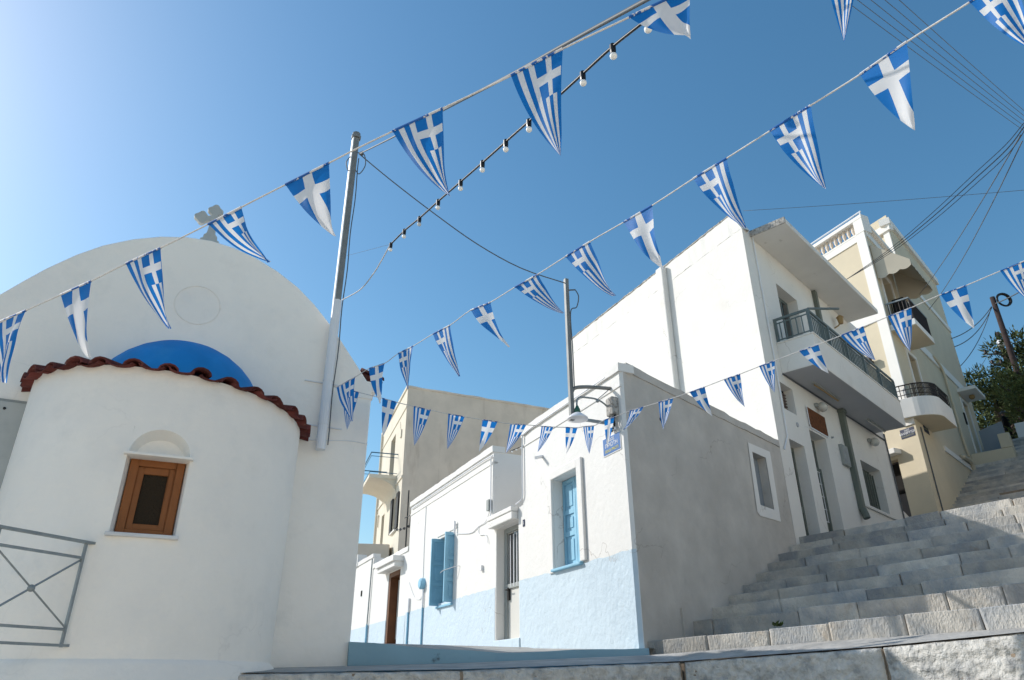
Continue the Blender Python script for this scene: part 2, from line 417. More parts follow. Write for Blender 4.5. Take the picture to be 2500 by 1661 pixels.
# street behind the blue kerb, climbing to the left
st = MB()
KT = [Vector((-1.913, 9.019, .457)), Vector((-.222, 9.597, .35)), Vector((1.705, 9.803, .409))]
KB = [Vector((-1.897, 9.023, .12)), Vector((-.219, 9.497, .17)), Vector((1.702, 9.651, .22))]
row = []
for i, a in enumerate((0, 3.5, 7, 10.5, 14, 20)):
    z = .395 + .047*a
    row.append((CH.P(2.30, -max(0, a-1.2)*.95, z), HF.P(a, -.3, z)))
sv = [KT[0]+Vector((-.1, .06, -.004)), KT[1]+Vector((0, .05, -.004)), KT[2]+Vector((.05, .06, -.004))]
st.poly([sv[0], sv[1], HF.P(3.5, -.3, .56), CH.P(2.30, -2.2, .56)]); st.poly([sv[1], sv[2], HF.P(0, -.3, .40), HF.P(3.5, -.3, .56)])
for i in range(1, len(row)-1): st.quad(row[i][0], row[i][1], row[i+1][1], row[i+1][0])
structure(st.build('street', 'paving'))
# sloping pavement between the big retaining stones and the first step
LEDGE = [Vector(p) for p in ((-2.77, 7.452, .115), (-.53, 8.183, .152), (1.934, 8.994, .238), (3.46, 7.324, .315), (4.277, 5.541, .380), (5.0, 3.9, .45))]
Q = Vector((.708, -.705, .0384)).normalized(); GD = dv(43)
S0 = GW.P(.13, 0, .345); QB = Vector((.708, -.705, .0247))
back = [CH.P(1.2, 0, .17), KB[1].lerp(KB[0], .3)+Vector((0, 0, .075)), KB[2]+Vector((0, 0, .10)), S0+QB*2.2, S0+QB*4.6, S0+QB*7.5]
pv = MB()
for i in range(5): pv.quad(LEDGE[i]+Vector((0, .02, -.006)), LEDGE[i+1]+Vector((0, .02, -.006)), back[i+1], back[i])
structure(pv.build('pavement', 'paving'))

# ---- stones: a few irregular dressed blocks shared by all stairs and walls
def block_mesh(name, mat, jit, bev):
    bm = bmesh.new(); bmesh.ops.create_cube(bm, size=1)
    for v in bm.verts:
        v.co += Vector((.5, .5, -.5)); v.co += Vector([random.uniform(-jit, jit)*k for k in (.35, .5, 1)])
    bmesh.ops.bevel(bm, geom=[e for e in bm.edges], offset=bev, segments=1, affect='EDGES')
    me = bpy.data.meshes.new(name); bm.to_mesh(me); bm.free(); me.materials.append(M[mat]); return me
STONES = [block_mesh('stone', 'stone', .03, .025) for _ in range(12)]
BIGS = [block_mesh('stone', 'stone_rough', .03, .03) for _ in range(5)]
def course(parent, start, q, depthdir, length, depth, h, lo, hi, meshes, gap=.010, first=None, wob=.009):
    u = 0.0; k = 0; upn = Vector((0, 0, 1))
    dd = (depthdir - q*depthdir.dot(q)).normalized(); un = q.cross(dd).normalized()
    if un.z < 0: un = -un
    while u < length-.15:
        l = first[k] if first and k < len(first) else random.uniform(lo, hi)
        if u+l > length-.25: l = length-u
        j = lambda s=wob: random.uniform(-s, s)
        o = start + q*u + dd*j(wob*1.3) + un*j()
        x = (q + un*j(.012) + dd*j(.012)).normalized(); y = (dd - x*dd.dot(x)).normalized(); z = x.cross(y)
        if z.z < 0: z = -z
        m = frm(x*(l-gap), y*depth, z*h, o)
        inst('stone', random.choice(meshes), parent, m); u += l; k += 1
# first flight: ten steps from the street corner up the grey wall
stairs = thing('stairs', S0, kind='structure')
STEPS = [(.13, .49, .26), (1.34, .79, .24), (1.93, 1.00, .24), (2.48, 1.21, .24), (3.02, 1.42, .24), (3.55, 1.64, .25), (4.06, 1.86, .25), (4.57, 2.08, .25), (5.12, 2.29, .25), (5.66, 2.51, .25)]
firsts = {0: [.99, .80, .70, .79, .68, .9], 1: [.42, 1.25, .75, 1.0]}
core = MB()
for i, (s, z, h) in enumerate(STEPS):
    p = GW.P(s, -.12, z); ln = 6.2+i*.85
    nxt = STEPS[i+1][0] if i < 9 else 6.3
    course(stairs, p, Q, GD, ln, .5, h, .55, 1.25, STONES, first=firsts.get(i))
    a = p + GD*.035 + Vector((0, 0, -.025)); b = a + Q*ln; c = b + GD*(nxt-s+.3); d = a + GD*(nxt-s+.3); dn = Vector((0, 0, -2.2))
    core.hexa([a+dn, b+dn, c+dn, d+dn, a, b, c, d])
core.build('mortar_bed', 'mortar_brown', stairs)
# long shallow ramp above the flight, hidden from below by the top step
rp = MB(); a = GW.P(5.85, -.1, 2.49); b = a+Q*14; c = GW.P(18.6, -.1, 4.93)+Q*14; d = GW.P(18.6, -.1, 4.93)
rp.hexa([a-Vector((0, 0, 2)), b-Vector((0, 0, 2)), c-Vector((0, 0, 4)), d-Vector((0, 0, 4)), a, b, c, d]); structure(rp.build('stair_ramp', 'paving'))
ups = thing('upper_stairs', GW.P(18.5, 0, 4.9), kind='structure'); core = MB()
for i in range(24):
    s = 18.55+i*.415; z = 4.93+.185*(i+1); p = GW.P(s, -.1, z); ln = 5.6
    course(ups, p, Q, GD, ln, .44, .21, 1.2, 2.4, STONES, wob=.012)
    a = p+GD*.03+Vector((0, 0, -.02)); b = a+Q*ln; c = b+GD*.5; d = a+GD*.5; dn = Vector((0, 0, -1.0)); core.hexa([a+dn, b+dn, c+dn, d+dn, a, b, c, d])
core.build('mortar_bed', 'mortar_brown', ups)
tp = MB(); a = GW.P(28.4, -.1, 9.35); tp.hexa([a+Vector((0, 0, -3)), a+Q*9+Vector((0, 0, -3)), a+Q*9+GD*22+Vector((0, 0, -1)), a+GD*22+Vector((0, 0, -1)), a, a+Q*9, a+Q*9+GD*22+Vector((0, 0, 3.2)), a+GD*22+Vector((0, 0, 3.2))])
structure(tp.build('upper_path', 'paving'))
# hillside under the trees
hl = MB(); rows = []
for i in range(14):
    r_ = []
    for j in range(14):
        d = 34+i*7; az = 22+j*4.2
        p = dv(az)*d; zz = 4.0 + max(0, (az-26))*.25 + i*.75 + 1.2*math.sin(i*1.3+j*.9)*.5
        r_.append(Vector((p.x, p.y, min(zz, 9+i*.8))))
    rows.append(r_)
for i in range(13):
    for j in range(13): hl.quad(rows[i][j], rows[i][j+1], rows[i+1][j+1], rows[i+1][j])
structure(hl.build('hillside', 'hill_scrub', smooth=True))

# big retaining stones in the foreground: hewn faces with real chisel relief
def hewn(parent, a, b, dd):
    q = (b-a); ln = q.length-.008; q.normalize(); nu, nv = int(ln/.017), 30; mb = MB(); vs = []; fs = []
    un = q.cross(dd).normalized(); un = un if un.z > 0 else -un
    for j in range(nv+1):
        for i in range(nu+1):
            u, v = i/nu, j/nv
            x = u*ln; h = -v*.52
            p = a + q*x + un*h
            e = min(u*ln, (1-u)*ln, v*.52)/.05; e = min(1, e)
            w = Vector((x*1.0+a.x*3, h*1.6, a.y))
            d = .016*noise.fractal(w*9, .8, 2.1, 4) + .012*noise.noise(Vector((x*16+h*9, h*34, 1.3))) + .022*noise.noise(w*2.2)
            rnd_ = .035*(1-e)**2
            p += dd*(rnd_ - d*(.35+.65*e)) - un*(rnd_*.5 if v < .1 else 0)
            if j == 0: p += un*.010*noise.noise(w*5)
            vs.append(p); fs_ = 0
    for j in range(nv):
        for i in range(nu): fs.append((j*(nu+1)+i, j*(nu+1)+i+1, (j+1)*(nu+1)+i+1, (j+1)*(nu+1)+i))
    base = len(vs)
    for i in range(nu+1): vs.append(vs[i] + dd*.25 + un*.004)
    for i in range(nu+1): vs.append(vs[i] + dd*.5)
    for k in range(2):
        for i in range(nu):
            r0 = i if k == 0 else base+i; r1 = base+i if k == 0 else base+nu+1+i
            fs.append((r0, r0+1, r1+1, r1))
    mb.add(vs, fs); return mb.build('stone', 'stone_rough', parent, smooth=True)
rw = thing('stone_retaining_wall', LEDGE[0]-Vector((0, 0, 1.7)), 'massive rough-hewn stone retaining wall across the bottom of the picture', 'stone wall')
for lev in range(3):
    for i in range(5):
        a, b = LEDGE[i]-Vector((0, 0, .56*lev)), LEDGE[i+1]-Vector((0, 0, .56*lev)); q = (b-a); ln = q.length; q.normalize()
        dd = Vector((-q.y, q.x, 0)).normalized()
        if lev == 0: hewn(rw, a, b, dd)
        else: course(rw, a, q, dd, ln, .5, .55, .9, 1.7, BIGS, gap=.03, wob=.01)
bk = MB()
for i in range(5):
    a, b = LEDGE[i], LEDGE[i+1]; q = (b-a).normalized(); dd = Vector((-q.y, q.x, 0)).normalized()*.022; e = dd*18
    lo = Vector((0, 0, -2.0)); tz = Vector((0, 0, -.03)); bk.hexa([a+dd+lo, b+dd+lo, b+e+lo, a+e+lo, a+dd+tz, b+dd+tz, b+e+tz, a+e+tz])
bk.build('mortar_bed', 'mortar_brown', rw)
# blue-washed kerb wall
kb = MB()
n1 = [(KT[1]-KT[0]).cross(Vector((0, 0, 1))).normalized()*-.22, Vector((-.03, .22, 0)), (KT[2]-KT[1]).cross(Vector((0, 0, 1))).normalized()*-.22]
for i in range(2):
    for k in range(6):
        f0, f1 = k/6, (k+1)/6
        L3 = lambda A, f: A[i].lerp(A[i+1], f)
        w = lambda f: Vector((0, 0, .008*math.sin(9*f+i*3)))
        b0, b1 = L3(KB, f0), L3(KB, f1); t0, t1 = L3(KT, f0)+w(f0), L3(KT, f1)+w(f1); m0, m1 = L3(n1, f0), L3(n1, f1); dn = Vector((0, 0, -.35))
        kb.hexa([b0+dn, b1+dn, b1+m1+dn, b0+m0+dn, t0, t1, t1+m1, t0+m0])
whole(kb.build('kerb_wall', 'kerb_blue'), 'low blue painted kerb wall between chapel corner and whitewashed house', 'kerb')

# ------------------------------------------------------------------ chapel
church = thing('chapel', CH.P(0, 0, -1.6), 'white chapel with arched gable, rounded apse and blue half dome', 'chapel')
prof = [(0, 5.39), (.3, 5.36), (.6, 5.28), (.9, 5.15), (1.2, 4.97), (1.45, 4.76), (1.7, 4.50), (1.88, 4.28), (2.05, 4.06), (2.2, 3.87), (2.36, 3.66)]
outline = [(-s, z) for s, z in reversed(prof)] + prof[1:]
cw = MB(); n = len(outline)
fr_ = [CH.P(s, 0, z) for s, z in outline]; bk_ = [CH.P(s, -2.9, z) for s, z in outline]
fb = [CH.P(s, 0, -1.6) for s, z in outline]; 
for i in range(n-1):
    cw.quad(fb[i], fb[i+1], fr_[i+1], fr_[i]); cw.quad(fr_[i], fr_[i+1], bk_[i+1], bk_[i])
cw.quad(fb[-1], CH.P(2.36, -2.9, -1.6), bk_[-1], fr_[-1]); cw.quad(fb[0], CH.P(-2.36, -2.9, -1.6), bk_[0], fr_[0]); cw.poly(bk_)
cw.build('wall', 'chapel_white', church, bevel=.02)
sh = MB()      # plaster shoulder ledge at the right corner
sh.box(CH, 2.02, 2.375, -.3, .012, 3.50, 3.545); sh.build('shoulder_ledge', 'chapel_white', church)
def ap(th, r, z):
    d = dv(153.4+th); v = CH.o + d*r; return Vector((v.x, v.y, z))
RA = 1.46
# apse wall with the window opening cut out
aw = MB(); ths = [-92+i*4 for i in range(47)]
WIN = (-8.8, 13.0, 1.27, 2.0)
ths = sorted(set([t for t in ths if not (WIN[0]-2 < t < WIN[0]+2 or WIN[1]-2 < t < WIN[1]+2)] + [WIN[0], WIN[1]]))
zs = [-1.6, .1, 1.27, 2.0, 2.29, 2.86]
for i in range(len(ths)-1):
    for j in range(len(zs)-1):
        if WIN[0] <= ths[i] < WIN[1] and zs[j] in (1.27, 2.0): continue
        zt = lambda th: zs[j+1] + (.0011*th+.03 if j == len(zs)-2 else 0)
        aw.quad(ap(ths[i], RA, zs[j]), ap(ths[i+1], RA, zs[j]), ap(ths[i+1], RA, zt(ths[i+1])), ap(ths[i], RA, zt(ths[i])))
aw.build('apse', 'chapel_white', church, smooth=True)
# plinth swelling at the foot
pl = MB()
for i in range(len(ths)-1):
    pl.quad(ap(ths[i], RA+.05, -1.6), ap(ths[i+1], RA+.05, -1.6), ap(ths[i+1], RA+.05, .16), ap(ths[i], RA+.05, .16)); pl.quad(ap(ths[i], RA+.05, .16), ap(ths[i+1], RA+.05, .16), ap(ths[i+1], RA-.005, .22), ap(ths[i], RA-.005, .22))
pl.build('plinth', 'chapel_white', church, smooth=True)
# window: reveal, wood frame, ribbed pane, sill and arched hood
wth = (WIN[0]+WIN[1])/2
WD = Fr(ap(wth, RA, 0), 153.4+wth-90, 153.4+wth)
hw = (WIN[1]-WIN[0])/2*math.pi/180*RA
win = MB()
for s in (-1, 1):
    win.quad(WD.P(s*hw, -.02, 1.27), WD.P(s*hw, -.02, 2.0), WD.P(s*hw*.88, -.2, 2.0), WD.P(s*hw*.88, -.2, 1.27))
win.quad(WD.P(-hw, .0, 2.0), WD.P(hw, .0, 2.0), WD.P(hw*.88, -.2, 2.0), WD.P(-hw*.88, -.2, 2.0)); win.quad(WD.P(-hw, 0, 1.27), WD.P(hw, 0, 1.27), WD.P(hw, -.2, 1.27), WD.P(-hw, -.2, 1.27))
wob = win.build('window', 'chapel_white', church)
f = MB(); a = hw*.88
for (x0, x1, z0, z1) in ((-a, -a+.075, 1.27, 2.0), (a-.075, a, 1.27, 2.0), (-a+.075, a-.075, 1.93, 2.0), (-a+.075, a-.075, 1.27, 1.33)): f.box(WD, x0, x1, -.2, -.135, z0, z1)
f.build('frame', 'wood_brown', wob, bevel=.006)
f = MB(); b = a-.077
for (x0, x1, z0, z1) in ((-b, -b+.055, 1.332, 1.928), (b-.055, b, 1.332, 1.928), (-b+.055, b-.055, 1.86, 1.928), (-b+.055, b-.055, 1.332, 1.385)): f.box(WD, x0, x1, -.2, -.155, z0, z1)
f.build('sash', 'wood_brown', wob, bevel=.006)
f = MB(); f.box(WD, -b+.05, b-.05, -.19, -.178, 1.38, 1.865); f.build('pane', 'glass_ribbed', wob)
f = MB(); f.box(WD, -hw-.03, hw+.03, -.2, .035, 1.235, 1.268); f.build('sill', 'marble_white', wob, bevel=.005)
k = 20; ar = hw*.985
arc = [(-math.cos(math.pi*i/k)*ar, 2.02+math.sin(math.pi*i/k)*.255) for i in range(k+1)]
arc2 = [(-math.cos(math.pi*i/k)*ar*.80, 2.02+math.sin(math.pi*i/k)*.19) for i in range(k+1)]
thx = lambda x: wth - x/RA*180/math.pi
f = MB()          # spandrel round the niche, following the curve of the apse
for i in range(k):
    (x0, z0), (x1, z1) = arc[i], arc[i+1]
    f.quad(ap(thx(x0), RA, z0), ap(thx(x1), RA, z1), ap(thx(x1), RA, 2.29), ap(thx(x0), RA, 2.29))
for sg in (-1, 1): f.quad(ap(thx(sg*ar), RA, 2.0), ap(thx(sg*hw), RA, 2.0), ap(thx(sg*hw), RA, 2.29), ap(thx(sg*ar), RA, 2.29))
f.build('niche_surround', 'chapel_white', wob, smooth=True)
f = MB()          # splayed hollow of the arched niche
for i in range(k):
    (x0, z0), (x1, z1), (u0, w0), (u1, w1) = arc[i], arc[i+1], arc2[i], arc2[i+1]
    f.quad(ap(thx(x0), RA, z0), ap(thx(x1), RA, z1), WD.P(u1, -.15, w1), WD.P(u0, -.15, w0))
f.build('arched_niche', 'chapel_white', wob, smooth=True)
f = MB(); f.poly([WD.P(x, -.15, z) for x, z in arc2]); f.build('niche_back', 'chapel_white', wob)
f = MB(); f.box(WD, -hw-.03, hw+.03, -.16, .045, 1.995, 2.02); f.build('hood_ledge', 'chapel_white', wob, bevel=.004)
# blue half dome
dm = MB(); nr, nt_ = 10, 30; vs = []
for i in range(nr+1):
    t = math.pi/2*i/nr
    for j in range(nt_+1):
        vs.append(ap(-90+180*j/nt_, max(.001, 1.0*math.cos(t)), 2.80+.995*math.sin(t)))
dm.add(vs, [(i*(nt_+1)+j, i*(nt_+1)+j+1, (i+1)*(nt_+1)+j+1, (i+1)*(nt_+1)+j) for i in range(nr) for j in range(nt_)])
dm.build('half_dome', 'dome_blue', church, smooth=True)
# clay tile fringe: covers and pans, one object each
def tile_mesh(name, cover):
    mb = MB(); k = 6; w = .10 if cover else .125
    rings = []
    for (rr, zz, ww) in ((0, 0, w*.9), (.52, -.10, w)):
        for th_ in (0, .018):
            ring = []
            for i in range(k+1):
                t = math.pi*i/k
                ring.append((Vector((-math.cos(t)*(ww-th_), -rr, zz + (1 if cover else -1)*math.sin(t)*(ww-th_)*(.80 if cover else .34)))))
            rings.append(ring)
    o0, i0, o1, i1 = rings; vs = o0+i0+o1+i1; n_ = k+1; fs = []
    for i in range(k):
        fs += [(i, i+1, 2*n_+i+1, 2*n_+i), (n_+i, 3*n_+i, 3*n_+i+1, n_+i+1), (i, n_+i, n_+i+1, i+1), (2*n_+i, 2*n_+i+1, 3*n_+i+1, 3*n_+i)]
    me = bpy.data.meshes.new(name); me.from_pydata(vs, [], fs); me.materials.append(M['tile_red'])
    me.polygons.foreach_set('use_smooth', [True]*len(me.polygons)); return me
TC, TP = tile_mesh('roof_tile', True), tile_mesh('roof_tile', False)
nt2 = 15
for i in range(nt2+1):
    for cov in (True, False):
        th = -86+172*i/nt2 + (0 if cov else 172/nt2/2)
        if th > 87: continue
        d = dv(153.4+th); y = -d; x = Vector((d.y, -d.x, 0))
        jt = random.uniform(-.016, .016)
        o = CH.o + d*(1.05+jt); o = Vector((o.x, o.y, (2.965+jt*.6 if cov else 2.99)+.0009*th))
        inst('roof_tile', TC if cov else TP, church, frm(x, y, Vector((0, 0, 1)), o) @ Matrix.Rotation(random.uniform(-.05, .05), 4, 'Z') @ Matrix.Rotation(random.uniform(-.05, .05), 4, 'Y'))
# tiled eave along the right flank
for i in range(9):
    for cov in (True, False):
        o = CH.P(2.26, -.32-i*.2-(0 if cov else .1), 4.0-(.0 if cov else -.01))
        y = -CH.t; x = CH.n
        inst('roof_tile', TC if cov else TP, church, frm(x, y*.62, Vector((0, 0, 1)), o))
rv = MB(); rv.box(CH, 2.18, 2.5, -2.3, -.25, 3.72, 3.86); rv.build('eave_moulding', 'chapel_white', church)
# faint medallion ring and cross on the gable
md = MB(); cpt = [CH.P(.27*math.cos(t), .006, 4.40+.27*math.sin(t)) for t in [2*math.pi*i/40 for i in range(41)]]; md.tube(cpt, .0045, 6); md.build('medallion_ring', 'chapel_white', church, smooth=True)
cr = MB(); cs = -.02
def flatpoly(mb, pts, n0, n1):
    k = len(pts); vs = [CH.P(cs+x, n0, z) for x, z in pts]+[CH.P(cs+x, n1, z) for x, z in pts]
    mb.add(vs, [tuple(range(k)), tuple(range(2*k-1, k-1, -1))]+[(i, (i+1) % k, k+(i+1) % k, k+i) for i in range(k)])
flatpoly(cr, [(-.13, 5.34), (.13, 5.34), (.115, 5.42), (.09, 5.43), (.085, 5.48), (.05, 5.52), (-.05, 5.52), (-.085, 5.48), (-.09, 5.43), (-.115, 5.42)], -.16, -.04)
for (cx, cz) in ((.15, 5.76), (-.15, 5.76), (0, 5.91)):
    flatpoly(cr, [(cx+(.088+.012*math.cos(4*t))*math.cos(t), cz+(.088+.012*math.cos(4*t))*math.sin(t)) for t in [2*math.pi*i/32 for i in range(32)]], -.135, -.065)
flatpoly(cr, [(-.055, 5.52), (.055, 5.52), (.04, 5.70), (.10, 5.73), (.10, 5.79), (.04, 5.81), (.035, 5.87), (-.035, 5.87), (-.04, 5.81), (-.10, 5.79), (-.10, 5.73), (-.04, 5.70)], -.14, -.06)
cr.build('cross', 'marble', church)
# hairline cable along the wall by the downpipe
hc = MB(); hc.tube(smoothpath([CH.P(1.42, .006, 2.83), CH.P(1.7, .006, 2.83), CH.P(2.1, .006, 2.88), CH.P(2.36, .006, 2.87)]), .006, 5); hc.build('wall_cable', 'pipe_white', church)

# marble plaque left of the apse
pq = thing('marble_plaque', CH.P(-2.3, .02, 1.2), 'grey marble plaque with carved lettering on chapel wall at left edge', 'plaque')
f = MB(); f.box(CH, -3.1, -1.475, .004, .03, 1.0, 2.80); f.build('slab', 'marble', pq, bevel=.004)
f = MB(); f.box(CH, -3.12, -1.466, .0, .02, 2.80, 2.83); f.build('edge_strip', 'frame_grey', pq)
f = MB(); f.lathe(CH.P(-1.66, .03, 2.72), [(.016, 0), (.014, .008), (.001, .01)], 10, axis=CH.n); f.build('screw', 'iron_black', pq)
for i, (wd, sx) in enumerate((('ΕΚ ΧΡΙΣΤΟΥ', -1.80), ('ΤΟΥ ΝΑΟΥ', -1.80), ('ΕΤΕΙ', -1.66), ('ΜΟ', -1.72))):
    text(wd, CH, sx, .031, 2.235-i*.075, .045, 'engraving', pq)

# steel balustrade with crossed bars, fixed to the apse
hr = thing('metal_balustrade', ap(18.8, RA, .3), 'grey steel balustrade with crossed bars and ball, fixed to chapel apse', 'railing')
E0 = ap(18.8, RA+.05, 0); RF = Fr(E0, 203.7, 113.7)
def bar(name, a, b, w, parent, mat='rail_grey', seg=4):
    m_ = MB(); m_.tube([a, b], w, seg); return m_.build(name, mat, parent)
b_ = MB(); b_.box(RF, -.42, 4.2, -.022, .022, 1.155, 1.178); b_.build('top_rail', 'rail_grey', hr)
for z in (1.03, .44, .315): b_ = MB(); b_.box(RF, -.2 if z < .4 else 0, 4.2, -.012, .012, z-.011, z+.011); b_.build('rail', 'rail_grey', hr)
PW = .78
for i in range(5): b_ = MB(); b_.box(RF, i*PW-.011, i*PW+.011, -.011, .011, .30, 1.156); b_.build('post', 'rail_grey', hr)
for i in range(5):
    x0, x1 = i*PW, (i+1)*PW
    bar('cross_bar', RF.P(x0, .002, .45), RF.P(x1, .002, 1.02), .0095, hr); bar('cross_bar', RF.P(x0, -.004, 1.02), RF.P(x1, -.004, .45), .0095, hr)
    b_ = MB(); b_.sphere(RF.P((x0+x1)/2, 0, .735), .03, 14, 10); b_.build('ball', 'rail_grey', hr, smooth=True)
for z in (1.166, .315): b_ = MB(); b_.lathe(RF.P(-.42 if z > 1 else -.2, 0, z), [(.03, -.02), (.028, .05)], 10, axis=-RF.t); b_.build('mortar_collar', 'chapel_white', hr)

# cable mast clamped to the chapel wall
mt = thing('cable_mast', CH.P(1.73, .12, 2.68), 'tall galvanised mast in white sleeve fixed to chapel wall', 'pole')
f = MB(); f.tube([CH.P(1.73, .12, 2.68), CH.P(1.73, .12, 4.82)], .062, 14); f.build('white_sleeve', 'pipe_white', mt, smooth=False)
f = MB(); f.box(CH, 1.685, 1.775, .075, .165, 4.82, 7.72); f.build('steel_post', 'galvanised', mt, bevel=.01)
f = MB(); f.box(CH, 1.675, 1.69, .07, .17, 4.82, 7.70); f.build('bright_edge', 'pipe_white', mt)
f = MB(); f.lathe(CH.P(1.73, .12, 7.72), [(.075, 0), (.075, .05), (.062, .06), (.062, .1), (.03, .12)], 8); f.build('cap', 'galvanised', mt)
for z in (3.62, 3.02): f = MB(); f.box(CH, 1.45, 2.0, .002, .02, z-.008, z+.008); f.lathe(CH.P(1.73, .12, z), [(.068, -.012), (.068, .012)], 14); f.build('bracket', 'pipe_white', mt)
f = MB(); f.tube([CH.P(1.81, .13, z) + CH.t*.008*math.sin(z*5) for z in [2.75+.2*i for i in range(24)]], .008, 5); f.build('cable', 'cable_grey', mt)
f = MB(); f.tube(smoothpath([CH.P(1.775, .17, 7.42), CH.P(1.86, .22, 7.38), CH.P(1.9, .2, 7.2), CH.P(1.83, .17, 7.03), CH.P(1.77, .15, 7.1)]), .008, 5); f.tube(smoothpath([CH.P(1.69, .15, 7.35), CH.P(1.62, .15, 7.2), CH.P(1.66, .15, 7.05), CH.P(1.7, .15, 7.1)]), .008, 5); f.sphere(CH.P(1.83, .17, 7.42), .035, 8, 6); f.build('cable_loop', 'cable_grey', mt)

# ------------------------------------------------------------------ whitewashed house with blue dado
hs = thing('whitewashed_house', HF.P(0, 0, .3), 'single-storey whitewashed house with pale blue dado at the street corner', 'house')
wb = MB()
winR = (1.39, 2.27, 1.66, 3.10, .22); doorH = (3.64, 4.62, .72, 2.71, .22); winL = (6.95, 7.87, 1.58, 3.06, .25)
wb.panel(HF, .06, 3.42, -.2, 4.24, [winR])
wb.panel(HF, 3.42, 4.78, -.2, 2.93, [doorH])
wb.panel(HF, 4.78, 10.3, -.2, 4.30, [winL])
# backs, gap side walls, roofs
wb.quad(HF.P(3.42, 0, -.2), HF.P(3.42, -4, -.2), HF.P(3.42, -4, 4.24), HF.P(3.42, 0, 4.24))
wb.quad(HF.P(4.78, 0, -.2), HF.P(4.78, -6, -.2), HF.P(4.78, -6, 4.30), HF.P(4.78, 0, 4.30)); wb.quad(HF.P(10.3, 0, -.2), HF.P(10.3, -6, -.2), HF.P(10.3, -6, 4.30), HF.P(10.3, 0, 4.30))
wb.quad(HF.P(4.78, -6, -.2), HF.P(10.3, -6, -.2), HF.P(10.3, -6, 4.3), HF.P(4.78, -6, 4.3)); wb.quad(HF.P(4.78, 0, 4.28), HF.P(10.3, 0, 4.28), HF.P(10.3, -6, 4.28), HF.P(4.78, -6, 4.28))
wb.quad(HF.P(3.42, -4, -.2), GW.P(5.45, -.06, -.2), GW.P(5.45, -.06, 4.24), HF.P(3.42, -4, 4.24))
wb.poly([HF.P(.06, 0, 4.22), HF.P(3.42, 0, 4.22), HF.P(3.42, -4, 4.22), GW.P(5.45, -.01, 4.22), GW.P(.06, -.01, 4.22)])
wb.quad(HF.P(3.42, -.3, 2.90), HF.P(4.78, -.3, 2.90), HF.P(4.78, 0, 2.93), HF.P(3.42, 0, 2.93))
# worn corner between front and stair side
wb.quad(HF.P(.06, 0, -.2), GW.P(.05, 0, -.2), GW.P(.05, 0, 4.24), HF.P(.06, 0, 4.24))
wb.build('wall', 'white_wash', hs, bevel=.018)
gwb = MB(); gwin = (4.13, 4.69, 2.89, 3.88, .16)
gwb.panel(GW, .05, 5.46, -.2, 4.26, [gwin]); gwb.build('stair_side_wall', 'cement_grey', hs)
f = MB(); f.wavy(GW, .12, 5.44, -.2, .02, 4.26, 4.40, .2, .016); f.build('stair_side_coping', 'cement_grey', hs)
# smooth white surround of the small stair window
f = MB()
ow = [(3.95, 2.74), (4.05, 2.68), (4.90, 2.70), (4.93, 4.05), (4.0, 4.03)]; iw = [(4.13, 2.89), (4.13, 2.89), (4.69, 2.89), (4.69, 3.88), (4.13, 3.88)]
for i in range(5):
    j = (i+1) % 5; A = [GW.P(ow[i][0], .012, ow[i][1]), GW.P(ow[j][0], .012, ow[j][1]), GW.P(iw[j][0], .012, iw[j][1]), GW.P(iw[i][0], .012, iw[i][1])]
    f.poly(A if i else [A[0], A[1], A[3]])
f.build('window_surround', 'white_wash', hs)
f = MB(); f.box(GW, 4.13, 4.69, -.18, -.16, 2.89, 3.88); f.build('blocked_pane', 'steel_blue_wall', hs)
# dado
dd_ = MB()
for (a, b) in ((.06, 3.60), (4.66, 10.28)):
    k = int((b-a)/.12); top = [1.635+random.uniform(-.012, .012) for _ in range(k+1)]
    for i in range(k):
        x0, x1 = a+(b-a)*i/k, a+(b-a)*(i+1)/k; dd_.quad(HF.P(x0, .006, -.2), HF.P(x1, .006, -.2), HF.P(x1, .006, top[i+1]), HF.P(x0, .006, top[i]))
dd_.quad(HF.P(.062, .007, -.2), GW.P(.052, .003, -.2), GW.P(.052, .003, 1.64), HF.P(.062, .007, 1.64)); dd_.build('dado', 'dado_blue', hs)
f = MB(); f.box(HF, 3.58, 4.68, -.2, .03, .40, .715); f.box(HF, 3.35, 3.85, .03, .40, .33, .50); f.build('door_step', 'dado_blue', hs, bevel=.015)
# parapet copings
for (a, b, z) in ((.02, 3.44, 4.24), (4.76, 10.32, 4.30)):
    f = MB(); f.wavy(HF, a, b, -.25, .035, z, z+.13, .22, .010); f.build('coping', 'white_wash', hs)
    f = MB(); f.wavy(HF, a+.02, b-.02, -.1, .014, z-.24, z-.205, .3, .006); f.build('string_course', 'white_wash', hs)
f = MB(); f.wavy(HF.shift(0, 0), 3.40, 3.45, -3.9, .02, 4.2, 4.37, .05, 0); f.build('coping_return', 'white_wash', hs)
